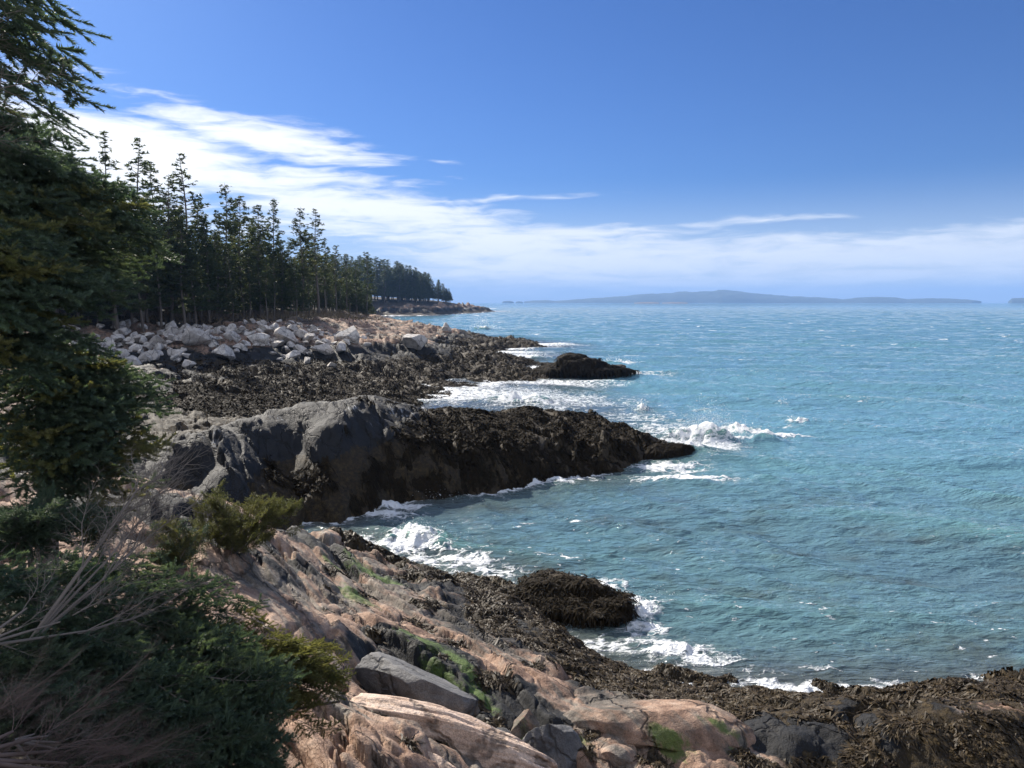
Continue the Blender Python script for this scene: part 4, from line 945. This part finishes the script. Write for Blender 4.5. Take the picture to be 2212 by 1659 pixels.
# big spruce at the left edge
def big_tree(label, name, ax_px, ax_d, top, base, tips, meshes, group=None, kids=3, rad=.11, jitter=.075, wide=1.0):
    x, y, _ = A(ax_px, ax_d, 0); zb = hz(x, y); root = tree_thing(name, label, 'spruce', (x, y, zb), group)
    stem(root, [(x, y, zb - .3, rad), (x + .1, y, zb + (top - zb) * .5, rad * .7), (x, y, top, rad * .15)])
    leafy(root, (x, y), meshes, tips, jitter, kids, wide=wide)
    return root
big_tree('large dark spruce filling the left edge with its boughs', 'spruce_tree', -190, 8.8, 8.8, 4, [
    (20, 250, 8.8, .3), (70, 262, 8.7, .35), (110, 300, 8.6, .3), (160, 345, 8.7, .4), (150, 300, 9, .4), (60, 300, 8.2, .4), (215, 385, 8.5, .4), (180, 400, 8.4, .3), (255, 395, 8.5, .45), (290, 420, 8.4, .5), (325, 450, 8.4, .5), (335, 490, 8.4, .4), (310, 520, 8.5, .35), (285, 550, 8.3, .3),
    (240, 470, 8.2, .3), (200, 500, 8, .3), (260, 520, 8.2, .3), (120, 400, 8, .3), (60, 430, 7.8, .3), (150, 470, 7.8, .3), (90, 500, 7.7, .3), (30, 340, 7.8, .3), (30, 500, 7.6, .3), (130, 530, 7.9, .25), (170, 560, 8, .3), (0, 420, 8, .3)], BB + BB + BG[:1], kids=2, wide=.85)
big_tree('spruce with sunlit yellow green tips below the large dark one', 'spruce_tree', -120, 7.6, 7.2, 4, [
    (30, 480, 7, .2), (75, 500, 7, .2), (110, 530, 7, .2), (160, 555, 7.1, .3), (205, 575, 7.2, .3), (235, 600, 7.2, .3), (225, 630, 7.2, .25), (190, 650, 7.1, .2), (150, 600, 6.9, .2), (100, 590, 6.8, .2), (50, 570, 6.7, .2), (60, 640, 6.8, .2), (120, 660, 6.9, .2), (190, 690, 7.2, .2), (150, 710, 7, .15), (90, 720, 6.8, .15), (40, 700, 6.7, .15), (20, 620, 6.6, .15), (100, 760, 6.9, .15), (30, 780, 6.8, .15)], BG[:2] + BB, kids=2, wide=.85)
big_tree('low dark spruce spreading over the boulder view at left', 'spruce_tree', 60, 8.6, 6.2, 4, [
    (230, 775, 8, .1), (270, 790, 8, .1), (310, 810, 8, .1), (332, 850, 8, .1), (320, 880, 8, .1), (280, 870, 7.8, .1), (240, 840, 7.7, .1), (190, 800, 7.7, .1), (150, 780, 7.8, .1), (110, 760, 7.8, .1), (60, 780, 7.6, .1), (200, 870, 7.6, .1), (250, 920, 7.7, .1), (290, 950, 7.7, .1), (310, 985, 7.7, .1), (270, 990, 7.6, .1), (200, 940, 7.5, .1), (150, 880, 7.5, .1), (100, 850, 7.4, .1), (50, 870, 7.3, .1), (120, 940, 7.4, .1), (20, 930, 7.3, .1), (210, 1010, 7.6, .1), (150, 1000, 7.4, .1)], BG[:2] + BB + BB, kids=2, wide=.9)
# boughs of a taller tree reaching in overhead
x, y, _ = A(-420, 4.2, 0)
root = tree_thing('spruce_tree', 'tall near spruce hanging boughs and bare twigs into the top left corner', 'spruce', (x, y, hz(x, y)))
stem(root, [(x, y, hz(x, y) - .2, .16), (x, y, 8, .12), (x + .05, y, 12, .03)])
leafy(root, (x, y), BB, [(250, 10, 4.2, .5), (215, 35, 4.2, .5), (165, -5, 4.2, .5), (95, 5, 4, .5), (160, 190, 4.3, .5), (140, 150, 4.3, .45), (110, 135, 4.2, .4), (165, 165, 4.3, .5)], .04, 1, wide=.6)
for (px, py, d) in ((150, 235, 4.2), (130, 262, 4.3), (60, 215, 4.1), (160, 275, 4.2), (90, 160, 4.0), (70, 60, 4), (130, 300, 4.4), (20, 230, 4)):
    tip = Vector(D(px, py, d)); b = tip + (Vector((x, y, tip.z + .15)) - tip).normalized() * .8
    add_bough(root, rt.choice(BD), b, tip, rt.uniform(-1, 1), 'bare_branch')
for k in range(24):  # the upper crown outside the view shades the near ground
    a = rt.uniform(0, 6.28); zb = rt.uniform(7.5, 11.5); L = (12.3 - zb) * .38 + .3
    tip = Vector((x + math.cos(a) * L, y + math.sin(a) * L, zb - .2))
    if math.atan2(tip.x, tip.y) > az_of(-420): continue
    add_bough(root, rt.choice(BB), (x, y, zb), tip, 0)

# small spruce on the pink ledge, and its companions
def ground_at(px, py, d0=4.0, d1=30.0):
    ds = np.arange(d0, d1, .06); q = np.array([D(px, py, d) for d in ds]); g = full_h(q[:, 0], q[:, 1])
    i = np.argmax(g > q[:, 2]); return Vector(q[i]), ds[i]
def shrub(label, name, cx_px, cy_py, d, w, h, n, meshes, L=(.3, .5), group=None, cat='shrub', bottom=None):
    if bottom: gp, d = ground_at(cx_px, bottom)
    c = Vector(D(cx_px, cy_py, d)); zg = min(hz(c.x, c.y), c.z - .1); root = tree_thing(name, label, cat, (c.x, c.y, zg), group)
    stem(root, [(c.x, c.y, zg - .1, .03), (c.x, c.y, c.z, .015)], 'stem')
    for k in range(n):
        a = rt.uniform(0, 6.28); el = rt.uniform(-1.1, 1.3); rr_ = rt.uniform(.3, 1) 
        off = Vector((math.cos(a) * w * rr_ * math.cos(el), math.sin(a) * w * .8 * rr_ * math.cos(el), h * math.sin(el) * rr_))
        tip = c + off; dr = Vector((math.cos(a), math.sin(a), .25 + .5 * math.sin(el))).normalized()
        l = rt.uniform(*L); add_bough(root, rt.choice(meshes), tip - dr * l, tip, rt.uniform(-.5, .5))
    return root
def tuft(label, name, spots, basepx, meshes, k_=6, L=(.22, .38)):
    gp, d = ground_at(*basepx); root = tree_thing(name, label, 'shrub', tuple(gp))
    for i, (px, py) in enumerate(spots):
        c = Vector(D(px, py, d + rt.uniform(-.15, .15))); hub = gp.lerp(c, .55) + Vector((rt.uniform(-.05, .05), rt.uniform(-.1, .1), 0))
        if i % 2 == 0: stem(root, [(gp.x, gp.y, gp.z - .05, .018), (hub.x, hub.y, hub.z, .009)], 'stem')
        for k in range(k_):
            tip = c + Vector((rt.uniform(-.09, .09), rt.uniform(-.22, .22), rt.uniform(-.09, .09)))
            dr = ((c - gp).normalized() + Vector((rt.uniform(-.7, .7), rt.uniform(-.7, .7), rt.uniform(-.3, .5)))).normalized()
            add_bough(root, rt.choice(meshes), tip - dr * rt.uniform(*L), tip, rt.uniform(-.8, .8), wide=1.1)
tuft('sunlit yellow green spruce bush sprawling over the pink ledge', 'spruce_shrub', [(430, 1090), (452, 1062), (478, 1085), (505, 1100), (535, 1085), (568, 1082), (600, 1078), (635, 1085), (625, 1108), (590, 1112), (555, 1120), (520, 1130), (485, 1125), (450, 1120), (500, 1155), (545, 1155), (580, 1138), (470, 1150)], (500, 1195), BG, 7)
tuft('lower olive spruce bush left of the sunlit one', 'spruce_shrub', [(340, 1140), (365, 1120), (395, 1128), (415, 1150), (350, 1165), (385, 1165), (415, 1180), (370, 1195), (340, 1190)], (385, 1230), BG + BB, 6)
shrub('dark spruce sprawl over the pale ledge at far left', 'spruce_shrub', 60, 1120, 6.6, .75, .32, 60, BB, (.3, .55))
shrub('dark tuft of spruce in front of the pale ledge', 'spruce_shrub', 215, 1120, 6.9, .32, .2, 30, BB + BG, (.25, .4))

# prostrate blue green spruces in the foreground
def mat_spruce(label, name, spots, meshes, group=None, L=(.45, .75), dirpx=(1, .35)):
    cs = [Vector(D(*s)) for s in spots]; c0 = sum(cs, Vector()) / len(cs); root = tree_thing(name, label, 'shrub', (c0.x, c0.y, hz(c0.x, c0.y)), group)
    stem(root, [(c0.x - .5, c0.y - .2, c0.z - .6, .02), (c0.x, c0.y, c0.z - .35, .014), (c0.x + .3, c0.y, c0.z - .3, .008)], 'stem')
    for c in cs:
        for k in range(4):
            tip = c + Vector((rt.uniform(-.13, .13), rt.uniform(-.15, .15), rt.uniform(-.06, .08)))
            dr = Vector((1, rt.uniform(-.6, .25), rt.uniform(-.15, .3))).normalized(); l = rt.uniform(*L)
            add_bough(root, rt.choice(meshes), tip - dr * l, tip, rt.uniform(-.4, .4))
    return root
sp = [(430, 1290, 5.4), (480, 1330, 5.3), (380, 1330, 5.2), (450, 1380, 5), (330, 1390, 4.9), (520, 1400, 5), (400, 1440, 4.7), (290, 1450, 4.6), (480, 1460, 4.7), (560, 1450, 4.9), (350, 1500, 4.4), (440, 1520, 4.4), (520, 1520, 4.5), (590, 1500, 4.6), (400, 1570, 4.2), (480, 1580, 4.25), (560, 1580, 4.3), (600, 1570, 4.4), (540, 1620, 4.1), (460, 1620, 4.1), (250, 1520, 4.3), (600, 1440, 4.9), (330, 1560, 4.15)]
mat_spruce('sprawling blue green spruce covering the near slope', 'creeping_spruce', sp, BB)
mat_spruce('sunlit olive spruce reaching right over the pale slab', 'creeping_spruce', [(500, 1360, 5.6), (545, 1370, 5.6), (590, 1390, 5.6), (640, 1400, 5.6), (690, 1395, 5.6), (720, 1420, 5.6), (730, 1460, 5.5), (700, 1480, 5.4), (650, 1470, 5.4), (610, 1430, 5.5), (560, 1410, 5.4), (690, 1440, 5.5), (640, 1500, 5.3), (715, 1490, 5.5)], BG, L=(.3, .5))
mat_spruce('dim spruce mat at the left edge among dead twigs', 'creeping_spruce', [(60, 1250, 5), (140, 1240, 5.2), (220, 1280, 5.2), (100, 1330, 4.8), (200, 1350, 4.8), (40, 1420, 4.4), (130, 1440, 4.3), (220, 1420, 4.5), (290, 1240, 5.5), (340, 1280, 5.4), (60, 1500, 4.1), (160, 1500, 4.1)], BB)

# dead shrubs
def dead(label, name, base, tips, meshes, mat, kids=2, r0=.022, jit=.08):
    b = Vector(D(*base)); root = tree_thing(name, label, 'dead branch', tuple(b))
    for tsp in tips:
        tip = Vector(D(*tsp)); mid = b.lerp(tip, .45) + Vector((0, 0, -.05))
        stem(root, [(*b, r0), (*b.lerp(mid, .5), r0 * .75), (*mid, r0 * .5)], 'branch', mat)
        for k in range(kids):
            t2 = tip + Vector((rt.uniform(-1, 1), rt.uniform(-1, 1), rt.uniform(-1, 1))) * jit * (k > 0) * 1.6
            b2 = mid.lerp(tip, rt.uniform(-.1, .3)) 
            add_bough(root, rt.choice(meshes), b2, t2, rt.uniform(0, 6.28), 'twig', .75)
    return root
dead('bare grey dead shrub fanning up before the ridge', 'dead_shrub', (60, 1390, 4.6), [(395, 880, 5.2), (408, 985, 5.2), (345, 960, 5), (400, 1060, 5.1), (300, 1060, 4.9), (330, 1130, 5)], BD, M_DEAD, 3, .010, .14)
dead('low bare branches sweeping right below the grey shrub', 'dead_shrub', (-60, 1400, 4.3), [(320, 1245, 4.7), (160, 1260, 4.5), (420, 1290, 5), (180, 1180, 4.7)], BD, M_DEAD, 3, .009)
dead('bleached twig spray lit in the bottom left corner', 'dead_twigs', (30, 1600, 3.75), [(180, 1530, 3.9), (230, 1590, 3.9), (120, 1520, 3.9), (230, 1560, 3.95), (100, 1640, 3.7)], BD, M_DEAD, 2, .008, .03)
dead('russet tangle of dead twigs in the lower left corner', 'dead_shrub', (-100, 1640, 3.3), [(60, 1430, 3.7), (150, 1470, 3.8), (250, 1500, 4), (100, 1560, 3.6), (200, 1600, 3.6), (300, 1560, 3.9), (40, 1600, 3.5), (150, 1650, 3.5), (280, 1640, 3.7), (360, 1610, 3.9), (400, 1650, 3.8), (0, 1500, 3.6)], BR, M_DEADR, 4, .012, .12)

# ---------------------------------------------------------------- the wood along the shore
def spruce_proto(seed, H=16.0, ragged=.3, width=2.3, crown0=.30, nclump=1.0, dead_low=True):
    r_ = np.random.default_rng(seed); segs = []; Q = []
    lean = r_.normal(0, .012, 2)
    ax = lambda z: np.array([lean[0] * z + .12 * math.sin(z * .5 + seed), lean[1] * z + .12 * math.cos(z * .4 + seed), z])
    tr = []
    zs = np.linspace(-1.2, H, 15)
    for a, b in zip(zs[:-1], zs[1:]): tr.append((*ax(a), *ax(b), .17 * (1 - max(a, 0) / H) + .012, .17 * (1 - max(b, 0) / H) + .012))
    z = H * (crown0 * .35 if dead_low else crown0)
    while z < H - .15:
        f = (z - H * crown0) / (H * (1 - crown0)); live = f > 0
        for k in range(5 if live else 2):
            if live and r_.random() < ragged * (1.0 - .5 * f) : continue
            a = r_.random() * 6.28
            if live: L = width * (1 - f) ** .95 * (.8 + .2 * math.sin(5.3 * f + seed)) * r_.uniform(.55, 1.25) + .22
            else: L = width * r_.uniform(.2, .7)
            d = np.array([math.cos(a), math.sin(a), .25 + .4 * f - .3 * (1 - f)]); p = ax(z); n = max(2, int(L / .32)); s = L / n
            for j in range(n):
                d2 = d + np.array([0, 0, -.14 * (j / n) + (.35 if j > n * .7 else 0)]); d2 /= np.linalg.norm(d2); q = p + d2 * s + r_.normal(0, .03, 3)
                segs.append((*p, *q, .028 * (1 - j / n) + .007, .028 * (1 - (j + 1) / n) + .006))
                if live and (j / n > .12):
                    for c in range(int((5 if f < .8 else 3) * nclump)):
                        w = .26 * (1.25 - j / n) if n > 3 else .15
                        Q.append(np.concatenate([q + r_.normal(0, 1, 3) * (w, w, .09), [r_.uniform(.6, 1.2)]]))
                p = q
        z += (.26 + .2 * r_.random()) * (1 if live else 2.0)
    Q = np.array(Q); n = len(Q); m = 8
    # each clump: a ragged spray of narrow leaf blades
    c = Q[:, None, :3]; dr = r_.normal(0, 1, (n, m, 3)) * (1, 1, .45); dr /= np.linalg.norm(dr, axis=-1, keepdims=True); sz = (.25 * Q[:, 3])[:, None, None]
    sdv = np.cross(dr, r_.normal(0, 1, (n, m, 3))); sdv /= np.linalg.norm(sdv, axis=-1, keepdims=True) + 1e-6
    V = np.stack([c - sdv * sz * .24, c + sdv * sz * .24, c + dr * sz * r_.uniform(.7, 1.3, (n, m, 1))], 2).reshape(-1, 3)
    FV, FF = seg_mesh(segs, 3)
    crown = mesh('crown', np.concatenate([FV, V]), [FF, np.arange(n * m * 3).reshape(-1, 3) + len(FV)], False, np.concatenate([np.zeros(len(FF)), np.ones(n * m)]))
    crown.materials.append(M_BARK); crown.materials.append(M_FARN)
    TV, TF = seg_mesh(tr, 7); trunk = mesh('trunk', TV, [TF]); trunk.materials.append(M_BARK)
    return trunk, crown
PR = [spruce_proto(500, 16, .2, 3.0, .24), spruce_proto(501, 16, .35, 2.6, .3), spruce_proto(502, 16, .52, 2.3, .36, .8), spruce_proto(503, 16, .15, 3.4, .16), spruce_proto(504, 16, .3, 3.2, .32), spruce_proto(505, 16, .1, 3.1, .08, 1.1), spruce_proto(506, 16, .42, 2.1, .42, 1)]
def far_tree(x, y, h, v, label, group, wide=1.0, zg=None):
    zg = hz(x, y) if zg is None else zg; s = h / 16.0
    r = empty('spruce_tree', (x, y, zg), rt.uniform(0, 6.28)); r.scale = (s * wide * rt.uniform(.9, 1.1),) * 2 + (s,)
    r.rotation_euler[0] = rt.uniform(-.02, .02); r.rotation_euler[1] = rt.uniform(-.02, .02)
    tag(r, label, 'spruce', group)
    for nm, me in zip(('trunk', 'crown'), PR[v]):
        o = bpy.data.objects.new(nm, me); col.objects.link(o); o.parent = r
    return r
ROW = [  # px of the top, py of the top, distance, shape, width, label
    (228, 288, 72, 2, .9, 'spruce with narrow pointed top rising behind the left edge boughs'), (290, 300, 74, 2, 1.0, 'thin topped spruce second from the left on the skyline'), (331, 350, 78, 6, .9, 'half bare spruce between two pointed ones at left'), (355, 375, 76, 1, .9, 'short bushy topped spruce left of the tallest bare one'),
    (393, 332, 78, 2, .95, 'tallest see through spruce with a leaning bare top'), (425, 430, 80, 4, .9, 'spruce with side branches flagging right under the tallest'), (446, 460, 84, 1, .8, 'low rounded spruce before a gap of sky'), (480, 395, 84, 1, .8, 'spruce with a thin spire in the middle of the wood'), (514, 420, 88, 0, .9, 'broad spruce just right of the thin spire'),
    (556, 440, 90, 0, .85, 'left one of twin dense spruces'), (585, 430, 92, 3, .8, 'right one of twin dense spruces, darker and fuller'), (622, 520, 92, 1, .9, 'short spruce in the dip between skyline groups'), (648, 446, 100, 1, .9, 'left one of the leaning pair of spruces'), (680, 452, 104, 2, 1.0, 'right one of the leaning pair, thin and ragged'),
    (700, 515, 110, 1, .9, 'spruce on the slope down right of the leaning pair'), (722, 530, 122, 6, .9, 'small twiggy spruce top against the sky'), (748, 548, 135, 1, .9, 'spruce near the end of the nearer wood'), (768, 560, 140, 0, .9, 'dense spruce near the end of the nearer wood'), (791, 545, 148, 6, 1.1, 'tufted spruce standing last on the point')]
for (px, py, d, v, w, lab) in ROW:
    t = D(px, py, d); zg = hz(t[0], t[1]); far_tree(t[0], t[1], t[2] - zg, v, lab, None, w * 1.22)
front = [(250, 66), (305, 67), (318, 70), (345, 69), (372, 72), (420, 71), (452, 74), (503, 76), (470, 78), (540, 80), (575, 79), (592, 82), (610, 86), (634, 90), (655, 96), (668, 100), (690, 108), (706, 112), (716, 120), (735, 128), (756, 138), (778, 145), (640, 84), (560, 84), (395, 70), (280, 69)]
for (px, d) in front:
    x, y, _ = A(px, d + 4, 0); top_ = np.interp(px, [200, 400, 600, 700, 800], [360, 450, 520, 580, 590]) + rt.uniform(-10, 60)
    t = D(px, top_, d + 4); far_tree(x, y, max(6, t[2] - hz(x, y)), rt.choice([0, 1, 4, 6, 3, 5]), 'spruce with bare lower trunk in the front rank of the nearer wood', 'front rank spruces of the nearer wood', rt.uniform(1.0, 1.35))
for k in range(116):
    px = rt.uniform(60, 790) if k < 84 else rt.uniform(600, 800); d0 = np.interp(px, [60, 250, 500, 700, 800], [60, 72, 84, 116, 150]); d = d0 + 5 + rt.random() ** 1.3 * 32
    x, y, _ = A(px, d, 0); lim = np.interp(px, [100, 228, 300, 400, 460, 500, 585, 622, 680, 722, 791], [330, 400, 420, 440, 520, 470, 480, 560, 520, 580, 600])
    h = min(18, max(7, D(px, lim + rt.uniform(-5, 50), d)[2] - hz(x, y)))
    far_tree(x, y, h, rt.choice([0, 1, 3, 4, 5, 5]), 'spruce deep in the nearer wood, mostly hidden by others', 'spruces deep in the nearer wood', rt.uniform(.9, 1.3))
for k in range(34):   # young growth under the wood's edge
    px = rt.uniform(180, 700); d0 = np.interp(px, [60, 250, 500, 700, 800], [60, 72, 84, 116, 150]); x, y, _ = A(px, d0 + rt.uniform(3, 8), 0)
    far_tree(x, y, rt.uniform(3, 6.5), 5, 'young bushy spruce under the edge of the nearer wood', 'young spruces under the wood edge', rt.uniform(1.2, 1.7))
for k in range(95):
    t = rt.random(); px = 690 + 285 * t ** .7; d0 = np.interp(px, [690, 820, 900, 960, 980], [385, 405, 415, 462, 476]); d = d0 + rt.random() ** 1.5 * 60 * (1.05 - t)
    top_ = np.interp(px, [690, 800, 870, 920, 950, 965, 978], [550, 556, 570, 592, 608, 622, 640]) + rt.uniform(-6, 12) + (d - d0) * .05
    x, y, _ = A(px, d, 0); h = D(px, top_, d)[2] - hz(x, y)
    if h < 2: continue
    far_tree(x, y, min(h, 26), rt.choice([0, 3, 5, 3]), 'distant spruce in the wood on the far headland', 'spruces on the far headland', rt.uniform(1.3, 1.8))
far_tree(*D(972, 645, 472)[:2], 6, 1, 'last small wind bent spruce at the right end of the far headland', None, 1.2)

# dry grass on the bank and litter underfoot
mg, ntg, bgm = new_mat('dry_grass'); pg = pos(ntg)
ntg.links.new(ramp(ntg, noise(ntg, pg, 1.2, 4), [(.3, (.07, .05, .03)), (.5, (.15, .11, .065)), (.7, (.24, .19, .11))]), bgm.inputs['Base Color']); bgm.inputs['Roughness'].default_value = .8
def grass(name, label, n, spots, L, W_, seed):
    r_ = np.random.default_rng(seed); i = r_.integers(0, len(spots), n); S = np.array(spots)[i]
    x = S[:, 0] + r_.normal(0, 1, n) * S[:, 2]; y = S[:, 1] + r_.normal(0, 1, n) * S[:, 3]; z = full_h(x, y); d = r_.normal(0, .5, (n, 2)); a = r_.random(n) * 6.28; l = L * r_.uniform(.5, 1.3, n)
    V = np.stack([np.stack([x - np.cos(a) * W_, y - np.sin(a) * W_, z - .03], -1), np.stack([x + np.cos(a) * W_, y + np.sin(a) * W_, z - .03], -1), np.stack([x + d[:, 0] * l, y + d[:, 1] * l, z + l * .8], -1)], 1).reshape(-1, 3)
    tag(link(name, mesh(name, V, [np.arange(3 * n).reshape(-1, 3)], False), [mg]), label, kind='stuff')
sp1 = [(*A(px, d, 0)[:2], 3.0, 3.0) for px, d in ((700, 104), (730, 112), (760, 120), (690, 104), (650, 98), (600, 92), (540, 88), (480, 85), (400, 80), (330, 78), (740, 108))]
grass('dry_grass', 'tawny dry grass at the edge of the wood', 4000, sp1, .8, .035, 1)
sp2 = [(*A(px, d, 0)[:2], .8, .8) for px, d in ((50, 4), (200, 4), (350, 4.3), (100, 5), (300, 5.2), (0, 6), (200, 6.5), (100, 7.5))]
grass('dry_grass', 'brown litter and grass under the near spruces', 16000, sp2, .10, .003, 2)
